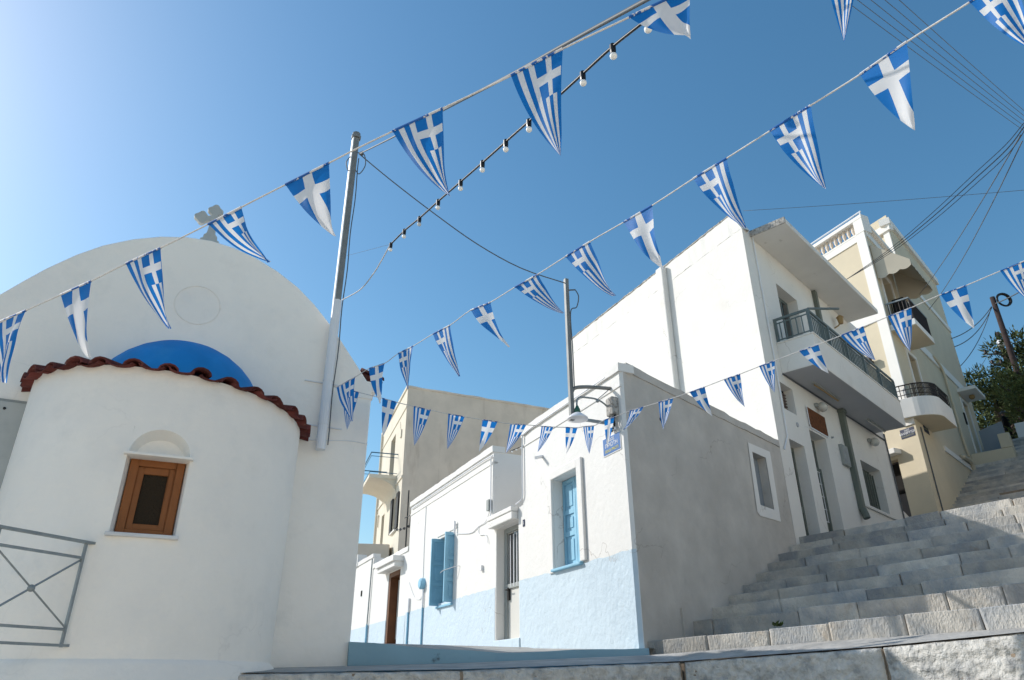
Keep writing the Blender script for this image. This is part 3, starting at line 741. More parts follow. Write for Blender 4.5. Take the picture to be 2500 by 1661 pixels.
# surround, sill and shutters of the right window
wr_ = MB(); wr_.box(HF, 1.24, 1.388, 0, .05, 1.66, 3.24); wr_.box(HF, 2.272, 2.42, 0, .035, 1.60, 3.24); wr_.box(HF, 1.388, 2.272, 0, .05, 3.102, 3.24)
w1 = wr_.build('window', 'white_wash', hs, bevel=.012)
f = MB(); f.box(HF, 1.36, 2.30, -.22, .07, 1.615, 1.657); f.build('sill', 'shutter_blue', w1, bevel=.01)
def shutter_leaf(parent, fr, s0, s1, n0, n1, z0, z1, panels, name='shutter'):
    """a panelled leaf lying between (s0,n0) and (s1,n1)"""
    d = Vector((s1-s0, n1-n0)); L_ = d.length; d.normalize()
    e = Fr((0, 0), 0, 0); e.o = fr.P(s0, n0, 0); e.t = fr.t*d.x + fr.n*d.y; e.n = fr.n*d.x - fr.t*d.y
    f = MB(); st_ = .065; pz = [z0]+panels+[z1]
    f.box(e, 0, st_, -.024, .024, z0, z1); f.box(e, L_-st_, L_, -.024, .024, z0, z1)
    for z in pz:
        a, b = (z, z+.07) if z == z0 else ((z-.07, z) if z == z1 else (z-.04, z+.04)); f.box(e, st_, L_-st_, -.024, .024, a, b)
    o = f.build(name, 'shutter_blue', parent, bevel=.004)
    zz = [(pz[i]+(.07 if i == 0 else .04), pz[i+1]-(.07 if i == len(pz)-2 else .04)) for i in range(len(pz)-1)]
    for a, b in zz:
        f = MB(); f.box(e, st_, L_-st_, -.004, .004, a, b); f.box(e, st_+.05, L_-st_-.05, -.016, .016, a+.05, b-.05); f.build('panel', 'shutter_blue', o, bevel=.004)
    return o
shutter_leaf(w1, HF, 1.40, 1.825, -.2, -.2, 1.66, 3.09, [2.2, 2.55]); shutter_leaf(w1, HF, 1.835, 2.26, -.2, -.2, 1.66, 3.09, [2.2, 2.55])
# left window, leaves standing open
wl_ = MB(); wl_.box(HF, 6.95, 7.87, -.27, -.25, 1.58, 3.06); w2 = wl_.build('window', 'dark_inside', hs)
f = MB(); f.box(HF, 6.9, 7.92, -.25, .05, 1.53, 1.577); f.build('sill', 'shutter_blue', w2, bevel=.01)
shutter_leaf(w2, HF, 7.85, 7.87, -.22, .21, 1.59, 3.05, [2.05, 2.5]); shutter_leaf(w2, HF, 6.975, 6.95, -.22, .21, 1.59, 3.05, [2.05, 2.5])
f = MB(); f.wavy(HF, 6.75, 8.05, 0, .02, 3.12, 3.2, .2, .008); f.build('hood', 'white_wash', w2)
f = MB(); f.tube([HF.P(6.80, .05, 3.0), HF.P(6.80, .05, 3.27)], .022, 8); f.build('pipe_stub', 'pipe_white', hs)
f = MB(); f.tube(smoothpath([HF.P(7.3, .17, 2.22), HF.P(6.95, .215, 2.23), HF.P(6.6, .05, 2.28), HF.P(6.52, .01, 2.27)]), .007, 5); f.build('shutter_cord', 'rope_white', w2)
# door
dr = MB(); dr.box(HF, 3.64, 4.62, -.24, -.20, .72, 2.71); d1 = dr.build('door', 'door_white', hs)
f = MB()
for (a, b, c, d) in ((3.64, 3.70, .72, 2.71), (4.50, 4.62, .72, 2.71), (3.70, 4.50, 2.62, 2.71), (3.70, 4.50, 1.60, 1.68)): f.box(HF, a, b, -.20, -.165, c, d)
f.build('frame', 'frame_grey', d1, bevel=.004)
f = MB(); f.box(HF, 3.72, 4.46, -.198, -.19, 1.68, 2.6); f.build('pane', 'glass_dark', d1)
for x in (3.78, 3.92, 4.06, 4.20, 4.34): f = MB(); f.tube([HF.P(x, -.17, 1.62), HF.P(x, -.17, 2.56)], .012, 6); f.build('bar', 'enamel_white', d1)
f = MB(); f.tube([HF.P(4.44, -.2, 1.58), HF.P(4.44, -.11, 1.58), HF.P(4.32, -.11, 1.58)], .012, 6); f.box(HF, 4.41, 4.47, -.2, -.155, 1.40, 1.62); f.build('handle', 'iron_black', d1)
f = MB(); f.box(HF, 3.64, 4.74, 0, .13, 2.72, 2.86); f.box(HF, 3.62, 4.76, 0, .15, 2.86, 2.95); f.build('door_canopy', 'white_wash', hs, bevel=.015)
# small fittings on the front
f = MB(); f.box(HF, 3.355, 3.425, .0, .012, 2.54, 2.66); npl = f.build('number_plate', 'sign_navy', hs); text('2', HF, 3.39, .013, 2.6, .05, 'sign_white', npl)
f = MB(); f.lathe(HF.P(8.92, 0, 2.18), [(.13, 0), (.13, .09), (.10, .12), (.02, .125)], 16, axis=HF.n); f.build('meter_box', 'shutter_blue', hs)
f = MB(); f.tube([HF.P(8.86, .03, 2.05), HF.P(8.86, .03, 1.64)], .022, 8); f.build('conduit', 'pipe_white', hs); f = MB(); f.tube([HF.P(8.86, .03, 1.64), HF.P(8.86, .03, .5)], .022, 8); f.build('conduit', 'shutter_blue', hs)
f = MB(); f.tube([HF.P(8.98, .012, 2.3), HF.P(9.02, .012, 3.2), HF.P(9.0, .012, 4.05)], .008, 5); f.build('cable', 'pipe_white', hs)
f = MB(); f.tube(smoothpath([HF.P(10.2, .03, 4.22), HF.P(7, .035, 4.23), HF.P(4.95, .035, 4.22), HF.P(4.84, .035, 4.1), HF.P(4.84, .03, 3.4), HF.P(4.83, .03, 2.98)]), .014, 6); f.build('cable', 'pipe_white', hs)
f = MB(); f.box(HF, 4.86, 4.98, 0, .07, 3.12, 3.34); f.build('junction_box', 'frame_grey', hs, bevel=.006)
f = MB(); f.tube(smoothpath([HF.P(4.92, .02, 3.12), HF.P(5.1, .02, 2.95), HF.P(5.5, .015, 2.92), HF.P(5.9, .015, 2.86), HF.P(6.7, .015, 2.98)]), .009, 5); f.tube(smoothpath([HF.P(5.5, .02, 2.92), HF.P(5.45, .02, 2.75), HF.P(5.1, .02, 2.68), HF.P(4.98, .02, 2.5)]), .008, 5); f.build('cable', 'pipe_white', hs)
f = MB(); f.box(HF, 5.25, 5.33, 0, .05, 2.02, 2.12); f.build('wall_socket', 'pipe_white', hs)
f = MB(); f.tube(smoothpath([HF.P(.4, .03, 4.27), HF.P(2, .03, 4.26), HF.P(3.2, .03, 4.24), HF.P(3.36, .03, 4.1), HF.P(3.37, .03, 3.3), HF.P(3.4, .03, 3.05), HF.P(3.62, .05, 2.98)]), .016, 6); f.build('conduit', 'pipe_white', hs)
f = MB(); f.tube([HF.P(4.77, -.75, 2.92), HF.P(4.77, -.75, 4.28)], .03, 8); f.box(HF, 4.72, 4.77, -.95, -.85, 3.85, 3.9); f.build('conduit', 'pipe_white', hs)
f = MB(); f.tube([HF.P(2.62, 0, 3.62), HF.P(2.56, .16, 3.56)], .03, 8); f.build('rain_spout', 'pipe_white', hs)
f = MB(); f.lathe(GW.P(1.0, .0, 3.72), [(.03, -.01), (.03, .012), (.005, .015)], 8, axis=GW.n); f.build('wall_plug', 'rail_dark', hs)
f = MB(); f.box(GW, 1.02, 1.06, .0, .03, .4, .95); f.build('footing_post', 'cement_grey', hs)
# wooden roof-top antenna mast and light garland beside the gap
gl = thing('roof_garland', HF.P(4.3, -.8, 4.3), 'little garland of bulbs on a short stick above the house roof', 'garland')
f = MB(); f.tube([HF.P(4.2, -1.0, 4.2), HF.P(4.2, -1.0, 4.82)], .015, 6); f.build('stick', 'galvanised', gl)
ga, gb = HF.P(4.2, -1.0, 4.62), HF.P(4.85, -.4, 4.38)
f = MB(); f.tube([ga, gb], .008, 5); f.build('wire', 'plastic_black', gl)
for i in range(9): f = MB(); f.sphere(ga.lerp(gb, (i+.5)/9)+Vector((0, 0, -.025)), .02, 8, 6); f.build('bulb', 'bulb_white', gl, smooth=True)

# ------------------------------------------------------------------ neighbours further along the street
h2 = thing('brown_door_house', HF.P(10.3, 0, .5), 'low white house with brown door under a stepped canopy', 'house')
wb = MB(); dB = (10.98, 12.08, .9, 2.80, .3); wb.panel(HF, 10.3, 13.82, 0, 3.16, [dB]); wb.quad(HF.P(13.82, 0, 0), HF.P(13.82, -5, 0), HF.P(13.82, -5, 3.16), HF.P(13.82, 0, 3.16)); wb.quad(HF.P(10.3, 0, 3.15), HF.P(13.82, 0, 3.15), HF.P(13.82, -5, 3.15), HF.P(10.3, -5, 3.15)); wb.quad(HF.P(10.3, -5, 0), HF.P(13.82, -5, 0), HF.P(13.82, -5, 3.16), HF.P(10.3, -5, 3.16))
wb.build('wall', 'white_wash', h2, bevel=.015)
f = MB(); f.wavy(HF, 10.32, 13.84, -.2, .03, 3.16, 3.28, .25, .01); f.build('coping', 'white_wash', h2)
for (a, b) in ((10.31, 10.97), (12.09, 13.8)): f = MB(); f.panel(HF, a, b, 0, 1.585, n=.006); f.build('dado', 'dado_blue', h2)
f = MB(); f.box(HF, 10.75, 12.45, 0, .24, 2.83, 2.96); f.box(HF, 10.70, 12.50, 0, .30, 2.96, 3.10); f.build('door_canopy', 'white_wash', h2, bevel=.012)
f = MB(); f.box(HF, 10.98, 12.08, -.32, -.30, .9, 2.8); d2 = f.build('door', 'frame_grey', h2)
f = MB(); f.box(HF, 11.93, 12.08, -.3, -.02, .9, 2.8); f.box(HF, 10.98, 11.1, -.3, -.2, .9, 2.8); f.box(HF, 11.1, 11.93, -.3, -.02, 2.68, 2.8); f.build('frame', 'wood_dark', d2)
for i in range(7): f = MB(); f.tube([HF.P(11.15+i*.12, -.25, 1.1), HF.P(11.15+i*.12, -.25, 2.62)], .02, 6); f.build('bar', 'door_white', d2)
for (s, z0, z1, m_) in ((9.98, .9, 1.62, 'shutter_blue'), (9.95, 1.62, 1.95, 'pipe_white')): f = MB(); f.tube([HF.P(s, .03, z0), HF.P(s, .03, z1)], .025, 8); f.build('drain_pipe', m_, hs)
f = MB(); f.tube(smoothpath([HF.P(10.1, .01, 2.35), HF.P(9.6, .01, 1.95), HF.P(9.2, .01, 1.85), HF.P(9.0, .02, 1.9)]), .007, 5); f.build('cable', 'pipe_white', hs)
h3 = thing('far_white_house', HF.P(13.85, 0, .7), 'far white house with slanting parapet, next to the chapel edge', 'house')
wb = MB(); wb.panel(HF, 13.85, 17.5, 0, 3.5); wb.quad(HF.P(13.85, 0, 0), HF.P(13.85, -5, 0), HF.P(13.85, -5, 3.5), HF.P(13.85, 0, 3.5)); wb.quad(HF.P(13.85, 0, 3.5), HF.P(17.5, 0, 3.5), HF.P(17.5, -5, 3.5), HF.P(13.85, -5, 3.5)); wb.build('wall', 'white_wash', h3)
f = MB(); f.wavy(HF, 13.86, 15.8, -.2, .03, 3.5, 3.62, .25, .01); f.wavy(HF, 15.8, 17.5, -.25, .05, 3.5, 3.86, .25, .01); f.build('coping', 'white_wash', h3)
f = MB(); f.panel(HF, 13.88, 17.5, 0, 1.57, n=.006); f.build('dado', 'dado_blue', h3)
f = MB(); f.tube([HF.P(13.95, .04, .9), HF.P(13.95, .04, 1.6)], .03, 8); f.build('drain_pipe', 'shutter_blue', h3); f = MB(); f.tube([HF.P(13.95, .04, 1.6), HF.P(13.9, .04, 3.45)], .02, 8); f.build('drain_pipe', 'rail_grey', h3)
f = MB(); f.box(HF, 15.0, 15.12, 0, .02, 2.5, 2.66); f.build('air_slot', 'dark_inside', h3)
ms = thing('iron_roof_mast', HF.P(12.3, -.5, 3.2), 'thin black iron mast on the low roof before the beige building', 'mast')
f = MB(); f.tube([HF.P(12.3, -.5, 3.1), HF.P(12.3, -.5, 5.25)], .022, 6); f.build('rod', 'iron_black', ms)
f = MB(); f.tube([HF.P(12.55, -.5, 4.48), HF.P(12.0, -.5, 4.45)], .015, 6); f.tube(smoothpath([HF.P(12.1, -.5, 4.45), HF.P(12.0, -.5, 4.3), HF.P(12.02, -.5, 4.1)]), .015, 5); f.build('cross_arm', 'iron_black', ms)
rb = MB(); rb.box(HF, 11.2, 12.6, -1.6, -.7, 3.14, 3.5); rb.box(HF, 11.5, 12.2, -1.4, -.8, 3.5, 3.85); whole(rb.build('roof_masonry', 'beige_stain', bevel=.06), 'crumbling stone stub on the low roof behind the iron mast', 'masonry')
tw = MB(); A_ = Vector((-7.0, 26.2, 0)); B_ = Vector((-4.5, 26.7, 0)); tw.prism([A_, B_, B_+Vector((-.6, 4, 0)), A_+Vector((-.6, 4, 0))],   .5, 4.63)
whole(tw.build('tan_outbuilding', 'beige_stain', bevel=.03), 'low flat tan outbuilding between chapel and beige block', 'building')

# ------------------------------------------------------------------ tall beige building
bb = thing('beige_building', BL.P(0, 0, .6), 'tall beige building with stained gable and small balcony', 'building')
wb = MB(); bd1 = (2.2, 3.3, 7.3, 9.2, .3); bw = (.75, 1.55, 5.1, 6.4, .25); bd2 = (3.75, 4.45, 4.9, 6.3, .3)
wb.panel(BL, 0, 6.2, 0, 10.36, [bd1, bw, bd2]); wb.quad(BL.P(6.2, 0, 0), BL.P(6.2, -9, 0), BL.P(6.2, -9, 10.36), BL.P(6.2, 0, 10.36)); wb.poly([BL.P(0, 0, 10.3), BL.P(6.2, 0, 10.3), BL.P(6.2, -9, 10.3), BR.P(9, 0, 10.3)])
wb.build('street_wall', 'beige_pale', bb)
f = MB(); f.panel(BR, 0.004, 9, 0, 10.36); f.build('gable_wall', 'beige_stain', bb)
f = MB(); f.wavy(BR, 0, 9, -.2, .03, 10.36, 10.44, .3, .02); f.build('gable_coping', 'beige_stain', bb)
f = MB(); f.wavy(BL, 0.02, 6.2, -.2, .05, 10.36, 10.46, .4, .01); f.box(BL, 0, 6.2, 0, .03, 9.55, 9.62); f.box(BL, .005, 6.2, 0, .04, 6.84, 6.92); f.build('cornice', 'beige_pale', bb)
for nm, (a, b, c, d, dp) in (('door', bd1), ('window', bw), ('door', bd2)):
    f = MB(); f.box(BL, a, b, -dp-.02, -dp, c, d); o = f.build(nm, 'frame_grey', bb)
    f = MB(); f.box(BL, a+.1, b-.1, -dp, -dp+.01, c+.15, d-.15); f.build('pane', 'glass_dark', o)
    if nm == 'window':
        for (x0, x1) in ((.30, .74), (1.56, 2.0)):
            f = MB(); f.box(BL, x0, x1, .02, .06, c, d); f.build('shutter', 'shutter_black', o)
        f = MB(); f.box(BL, a-.1, b+.1, 0, .08, c-.06, c-.002); f.build('sill', 'yellow_trim', o)
bc = MB(); sl = [(1.26, 0), (1.26, 1.02), (4.0, 1.02), (4.0, 0)]
bc.box(BL, 1.26, 4.0, 0, 1.05, 7.08, 7.22)
k = 6
for i in range(k):
    t0, t1 = i/k, (i+1)/k; z0, z1 = 6.55+.53*math.sin(t0*math.pi/2), 6.55+.53*math.sin(t1*math.pi/2); n0, n1_ = .95*(1-math.cos(t0*math.pi/2)), .95*(1-math.cos(t1*math.pi/2))
    bc.hexa([BL.P(1.3, n0, z0), BL.P(3.96, n0, z0), BL.P(3.96, n1_, z1), BL.P(1.3, n1_, z1), BL.P(1.3, n0, 7.08), BL.P(3.96, n0, 7.08), BL.P(3.96, n1_, 7.081), BL.P(1.3, n1_, 7.081)])
bo = bc.build('balcony', 'beige_pale', bb)
f = MB(); pth = [BL.P(1.28, 0, 0), BL.P(1.28, 1.03, 0), BL.P(3.98, 1.03, 0), BL.P(3.98, 0, 0)]
for z, r_ in ((8.06, .022), (7.92, .012), (7.30, .014)): f.tube([p+Vector((0, 0, z)) for p in pth], r_, 6)
f.build('rail', 'rail_blue', bo)
bm_ = MB(); bm_.tube([(0, 0, 0), (0, 0, .85)], .017, 5); tmp = bm_.build('baluster', 'rail_blue', bo); bme = tmp.data; bpy.data.objects.remove(tmp)
pts_ = [BL.P(1.28, .1+.12*i, 7.21) for i in range(8)] + [BL.P(1.28+.125*i, 1.03, 7.21) for i in range(22)]
for p in pts_: inst('baluster', bme, bo, Matrix.Translation(p))
f = MB(); f.tube([BL.P(5.75, .06, 4.5), BL.P(5.75, .06, 10.2)], .05, 8); f.tube([BL.P(5.2, .05, 6.0), BL.P(5.2, .05, 6.5), BL.P(5.4, .05, 6.55)], .03, 6); f.build('drain_pipe', 'beige_pale', bb)
f = MB(); f.tube([BL.P(1.0, .0, 8.9), BL.P(1.0, .05, 9.3)], .01, 5); f.box(BL, .7, .9, 0, .05, 8.6, 8.9); f.build('wall_fixture', 'beige_pale', bb)
f = MB(); bs_ = sag(BL.P(.5, .05, 5.05), HF.P(10.35, -.3, 4.1), .12, 12); f.tube(bs_, .012, 5)
for i in range(1, 12, 2): f.sphere(bs_[i], .045, 6, 4)
whole(f.build('bead_wire', 'iron_black'), 'dark beaded wire from beige building to whitewashed roof', 'wire')

# ------------------------------------------------------------------ two-storey white house
wh = thing('two_storey_house', GW.P(5.47, 0, 1.6), 'two-storey white house with long balcony and deep roof eave', 'house')
d1h = (6.03, 6.80, 2.4, 4.58, .28); d2h = (7.27, 8.22, 2.4, 5.08, .28); wnh = (10.38, 11.84, 3.89, 5.04, .28); vnh = (6.08, 6.72, 5.26, 5.87, .2); udh = (6.95, 8.15, 6.86, 8.70, .25); ud2 = (10.9, 11.9, 6.86, 8.70, .25)
f = MB(); f.panel(GW, 5.475, 12.95, 1.6, 9.62, [d1h, d2h, wnh, vnh, udh, ud2]); f.build('balcony_front_wall', 'white_wash_warm', wh)
f = MB(); f.panel(WL, 0, 7.9, 1.6, 9.55); E1 = GW.P(12.95, 0, 0); E2 = WL.P(7.9, 0, 0); E3 = E1+dv(-26)*7.9
for A, B in ((E1, E3), (E3, E2)): f.quad(Vector((A.x, A.y, 1.6)), Vector((B.x, B.y, 1.6)), Vector((B.x, B.y, 9.55)), Vector((A.x, A.y, 9.55)))
f.poly([Vector((p.x, p.y, 9.54)) for p in (GW.P(5.47, 0, 0), E1, E3, E2)]); f.build('gable_wall', 'white_wash_warm', wh)
f = MB(); f.wavy(WL, .27, 7.9, -.25, .003, 9.55, 10.09, .16, .022)
f.add([WL.P(0, .003, 9.55), WL.P(.27, .003, 9.55), WL.P(.27, .003, 10.08), WL.P(0, -.25, 9.55), WL.P(.27, -.25, 9.55), WL.P(.27, -.25, 10.08)], [(0, 1, 2), (3, 5, 4), (0, 2, 5, 3)])
f.build('parapet', 'white_wash_warm', wh)
f = MB(); f.wavy(WL, .25, 7.9, -.27, .02, 10.09, 10.12, .12, .015); f.build('parapet_capping', 'concrete_edge', wh)
f = MB(); f.box(WL, 2.79, 3.06, 0, .17, 2, 10.04); f.build('pilaster', 'white_wash_warm', wh, bevel=.03)
f = MB(); f.box(GW, 5.9, 12.05, 0, .86, 9.50, 9.64); f.build('eave_slab', 'eave_plaster', wh, bevel=.012)
f = MB(); f.box(GW, 5.86, 5.898, .002, .87, 9.49, 9.66); f.build('broken_eave_edge', 'concrete_edge', wh, bevel=.015)
# balcony
f = MB(); f.box(GW, 6.30, 12.1, .0, .82, 6.13, 6.84); f.box(GW, 6.28, 12.12, 0, .84, 6.84, 6.87); ba = f.build('balcony', 'white_wash_warm', wh, bevel=.008)
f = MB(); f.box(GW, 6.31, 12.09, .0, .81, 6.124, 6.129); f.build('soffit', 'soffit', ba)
RG = GW.shift(0, 0)
f = MB(); f.box(GW, 6.33, 12.08, .765, .805, 7.42, 7.475); f.box(GW, 6.33, 6.37, .0, .765, 7.42, 7.475); f.build('top_rail', 'rail_green', ba, bevel=.004)
f = MB(); f.box(GW, 6.34, 12.08, .775, .795, 7.335, 7.36); f.box(GW, 6.34, 12.08, .775, .795, 6.925, 6.95); f.box(GW, 6.34, 6.36, .0, .775, 7.335, 7.36); f.box(GW, 6.34, 6.36, .0, .775, 6.925, 6.95); f.build('rail', 'rail_green', ba)
def bal_mesh(w, h, mat):
    m_ = MB(); e = Fr((0, 0), 90, 0); m_.box(e, -w, w, -w, w, 0, h); t_ = m_.build('baluster', mat); me = t_.data; bpy.data.objects.remove(t_); return me
ROTG = Matrix.Rotation(-R(43), 4, 'Z')
pm_ = bal_mesh(.03, .56, 'rail_green'); bm1 = bal_mesh(.011, .40, 'rail_green')
for s in (6.36, 7.43, 8.55, 9.70, 10.85, 12.04): inst('post', pm_, ba, Matrix.Translation(GW.P(s, .785, 6.865)) @ ROTG)
inst('post', pm_, ba, Matrix.Translation(GW.P(6.36, .03, 6.865)) @ ROTG)
for i in range(49):
    s = 6.36+.116*(i+1)
    inst('baluster', bm1, ba, Matrix.Translation(GW.P(s, .785, 6.94)) @ ROTG)
for i in range(5): inst('baluster', bm1, ba, Matrix.Translation(GW.P(6.35, .13+.125*i, 6.94)) @ ROTG)
f = MB(); f.tube([GW.P(6.40, .79, 7.49), GW.P(7.35, 1.15, 7.72)], .028, 8); f.build('flag_rod', 'rail_green', ba)
for (a, b) in ((7.25, 8.75), (10.70, 12.0)):
    f = MB(); f.box(GW, a, b, .27, .33, 6.08, 6.123); o = f.build('strip_light', 'frame_grey', ba); f = MB(); f.tube([GW.P(a+.05, .30, 6.065), GW.P(b-.05, .30, 6.065)], .018, 8); f.build('tube', 'lamp_tan' if a < 9 else 'globe', o)
# doors and windows below
f = MB(); f.box(GW, 6.03, 6.80, -.30, -.28, 2.4, 4.58); o = f.build('door', 'door_dark', wh)
f = MB()
for (a, b, c, d) in ((6.03, 6.10, 2.4, 4.58), (6.72, 6.80, 2.4, 4.58), (6.10, 6.72, 4.48, 4.58), (6.10, 6.72, 3.18, 3.30)): f.box(GW, a, b, -.28, -.24, c, d)
f.build('frame', 'door_green', o)
lm = MB(); e = Fr((0, 0), 90, 0); lm.add([(0, 0, 0), (.62, 0, 0), (.62, -.03, -.038), (0, -.03, -.038), (0, .006, 0), (.62, .006, 0), (.62, -.024, -.038), (0, -.024, -.038)], [(0, 1, 2, 3), (4, 7, 6, 5), (0, 4, 5, 1), (2, 6, 7, 3)]); t_ = lm.build('slat', 'louvre'); lme = t_.data; bpy.data.objects.remove(t_)
for i in range(21): inst('slat', lme, o, frm(GW.t, -GW.n, Vector((0, 0, 1)), GW.P(6.10, -.275, 3.36+.053*i)))
f = MB(); f.box(GW, 7.27, 8.22, -.30, -.28, 2.4, 5.08); o = f.build('door', 'door_green', wh)
f = MB(); f.box(GW, 7.36, 8.12, -.28, -.272, 4.42, 4.98); f.build('pane', 'glass_dark', o)
f = MB(); f.box(GW, 7.40, 8.08, -.28, -.274, 3.20, 4.28); f.build('pane', 'glass_dark', o)
for i in range(6): f = MB(); f.tube([GW.P(7.42+.13*i, -.245, 3.18), GW.P(7.42+.13*i, -.245, 4.30)], .011, 5); f.build('bar', 'pipe_white', o)
f = MB()
for i, z in enumerate((3.18, 3.45, 3.74, 4.02, 4.30)): f.tube([GW.P(7.40, -.24, z), GW.P(8.09, -.24, z)], .010, 5)
f.build('grille_rail', 'pipe_white', o)
f = MB(); f.box(GW, 7.27, 8.22, -.28, -.235, 4.30, 4.40); f.box(GW, 7.27, 7.35, -.28, -.235, 2.4, 4.3); f.box(GW, 8.14, 8.22, -.28, -.235, 2.4, 4.3); f.build('frame', 'door_green', o)
f = MB(); f.box(GW, 10.38, 11.84, -.30, -.28, 3.89, 5.04); o = f.build('window', 'door_green', wh)
f = MB(); f.box(GW, 10.5, 11.7, -.28, -.27, 4.0, 4.92); f.build('pane', 'glass_dark', o)
for i in range(9): f = MB(); f.tube([GW.P(10.45+.165*i, -.2, 3.9), GW.P(10.45+.165*i, -.2, 4.93)], .022, 6); f.build('bar', 'door_green', o)
f = MB(); f.box(GW, 9.6, 12.6, 0, .045, 3.79, 3.83); f.build('sill_ledge', 'eave_plaster', wh)
f = MB(); f.box(GW, 6.08, 6.72, -.22, -.2, 5.26, 5.87); o = f.build('vent', 'dark_inside', wh)
f = MB()
for i in range(7): f.box(GW, 6.10+.09*i, 6.13+.09*i, -.2, -.17, 5.26, 5.75)
for i in range(8): f.box(GW, 6.08, 6.72, -.195, -.165, 5.28+.068*i, 5.305+.068*i)
f.build('grille', 'louvre', o)
for nm, (a, b, c, d, dp) in (('balcony_door', udh), ('balcony_door', ud2)):
    f = MB(); f.box(GW, a, b, -dp-.02, -dp, c, d); o = f.build(nm, 'rail_green', wh)
    for k in range(3):
        x0 = a+.06+k*(b-a-.12)/3; f = MB(); f.box(GW, x0+.05, x0+(b-a-.12)/3-.05, -dp, -dp+.012, c+.55, d-.1); f.build('pane', 'glass_dark', o)
# pipes, boxes, lamps
f = MB(); f.box(GW, 9.44, 9.6, .0, .13, 3.62, 6.12); f.box(GW, 9.40, 9.64, 0, .16, 6.02, 6.12); f.tube([GW.P(9.52, .07, 3.66), GW.P(9.50, .10, 3.58), GW.P(9.48, .14, 3.42)], .085, 8); f.build('downpipe', 'door_green', wh, bevel=.015)
f = MB(); f.box(GW, 9.40, 9.54, .0, .1, 6.88, 9.48); f.build('downpipe', 'door_green', wh)
f = MB(); f.box(GW, 8.98, 9.36, 0, .08, 4.62, 5.12); o = f.build('meter_cabinet', 'frame_grey', wh, bevel=.008); f = MB(); f.box(GW, 9.01, 9.33, .08, .088, 4.65, 5.09); f.build('lid', 'rail_grey', o)
for s, z in ((8.05, 5.80), (11.48, 5.74)):
    f = MB(); f.lathe(GW.P(s-.12, 0, z+.02), [(.05, 0), (.05, .06), (.04, .08)], 10, axis=GW.n); o = f.build('wall_lamp', 'frame_grey', wh); f = MB(); f.sphere(GW.P(s, .13, z-.02), .115, 14, 10); f.build('globe', 'globe', o, smooth=True)
f = MB(); f.tube([GW.P(10.7, 0, 8.84), GW.P(10.7, .12, 8.88), GW.P(10.74, .16, 8.96)], .02, 6); o = f.build('lantern', 'lamp_tan', wh)
f = MB(); f.lathe(GW.P(10.76, .18, 8.94), [(.06, 0), (.09, .18), (.11, .19), (.03, .26)], 6); f.build('lantern_head', 'lamp_tan', o)
f = MB(); f.lathe(GW.P(6.62, 0, 5.02), [(.055, 0), (.055, .02), (.03, .03)], 12, axis=GW.n); f.build('air_vent', 'soffit', wh)
f = MB(); f.lathe(GW.P(8.62, 0, 5.2), [(.03, 0), (.02, .05)], 8, axis=GW.n); f.build('hook', 'rail_grey', wh)
f = MB(); f.tube([GW.P(5.95, .03, 9.5), GW.P(5.95, .03, 6.2)], .016, 6); f.tube([GW.P(5.95, .03, 6.2), GW.P(5.9, .03, 4.6), GW.P(5.62, .03, 4.25)], .016, 6); f.build('cable', 'pipe_white', wh)
f = MB(); f.tube([GW.P(12.9, .03, 6.3), GW.P(12.9, .03, 3.4)], .02, 6); f.tube([GW.P(6.3, .02, 6.11), GW.P(12.9, .02, 6.11)], .02, 6); f.build('cable', 'cable_grey', wh)
rs = thing('rusty_sign', GW.P(7.8, .03, 5.15), 'rust-brown worn sign board above the green grilled door', 'sign')
f = MB(); f.box(GW, 7.33, 8.34, .006, .035, 5.155, 5.62); f.build('board', 'rust_sign', rs, bevel=.004)
f = MB(); f.box(GW, 7.30, 8.36, .0, .03, 5.125, 5.15); f.tube([GW.P(7.28, .04, 5.64), GW.P(7.27, .04, 5.2), GW.P(7.32, .04, 5.14)], .01, 5); f.build('trim', 'pipe_white', rs)

# ------------------------------------------------------------------ cream building above
yb = thing('cream_building', GW.P(16.85, 0, 3), 'tall cream building with white corner bands, awning and curved balcony', 'building')
ydl = (.92, 1.75, 3.0, 6.66, .3); yd1 = (18.3, 19.3, 8.45, 10.65, .25); yd2 = (17.4, 18.6, 11.25, 13.6, .3); ydr = (25.75, 26.75, 8.5, 10.85, .3)
f = MB(); f.panel(YL, 0, 7, 2.5, 15.12, [ydl]); f.panel(GW, 16.855, 28.1, 2.5, 15.12, [yd1, yd2, ydr])
Y2 = GW.P(28.1, 0, 0); Y3 = YL.P(7, 0, 0); Y4 = Y2+dv(-25)*7
for A, B in ((Y2, Y4), (Y4, Y3)): f.quad(Vector((A.x, A.y, 2.5)), Vector((B.x, B.y, 2.5)), Vector((B.x, B.y, 15.12)), Vector((A.x, A.y, 15.12)))
f.poly([Vector((p.x, p.y, 15.1)) for p in (GW.P(16.855, 0, 0), Y2, Y4, Y3)])
f.build('wall', 'yellow_wall', yb)
PH = Fr(GW.P(21.2, 0, 0), -25, -115, flip=True)
f = MB(); f.panel(PH, 0, 6.5, 15.1, 18.1); f.panel(GW, 21.205, 28.1, 15.12, 18.1)
f.poly([Vector((p.x, p.y, 18.1)) for p in (GW.P(21.2, 0, 0), Y2, Y4, PH.P(6.5, 0, 0))]); f.quad(Vector((Y2.x, Y2.y, 15.1)), Vector((Y4.x, Y4.y, 15.1)), Vector((Y4.x, Y4.y, 18.1)), Vector((Y2.x, Y2.y, 18.1)))
o = f.build('penthouse', 'yellow_wall', yb)
f = MB(); f.box(GW, 21.0, 28.2, -.3, .12, 17.55, 17.85); f.box(PH, -.1, 6.5, -.1, .14, 17.3, 17.62); f.build('cornice', 'yellow_trim', o)
f = MB(); f.box(PH, .02, .3, .0, .06, 15.1, 17.3); f.build('corner_band', 'yellow_trim', o)
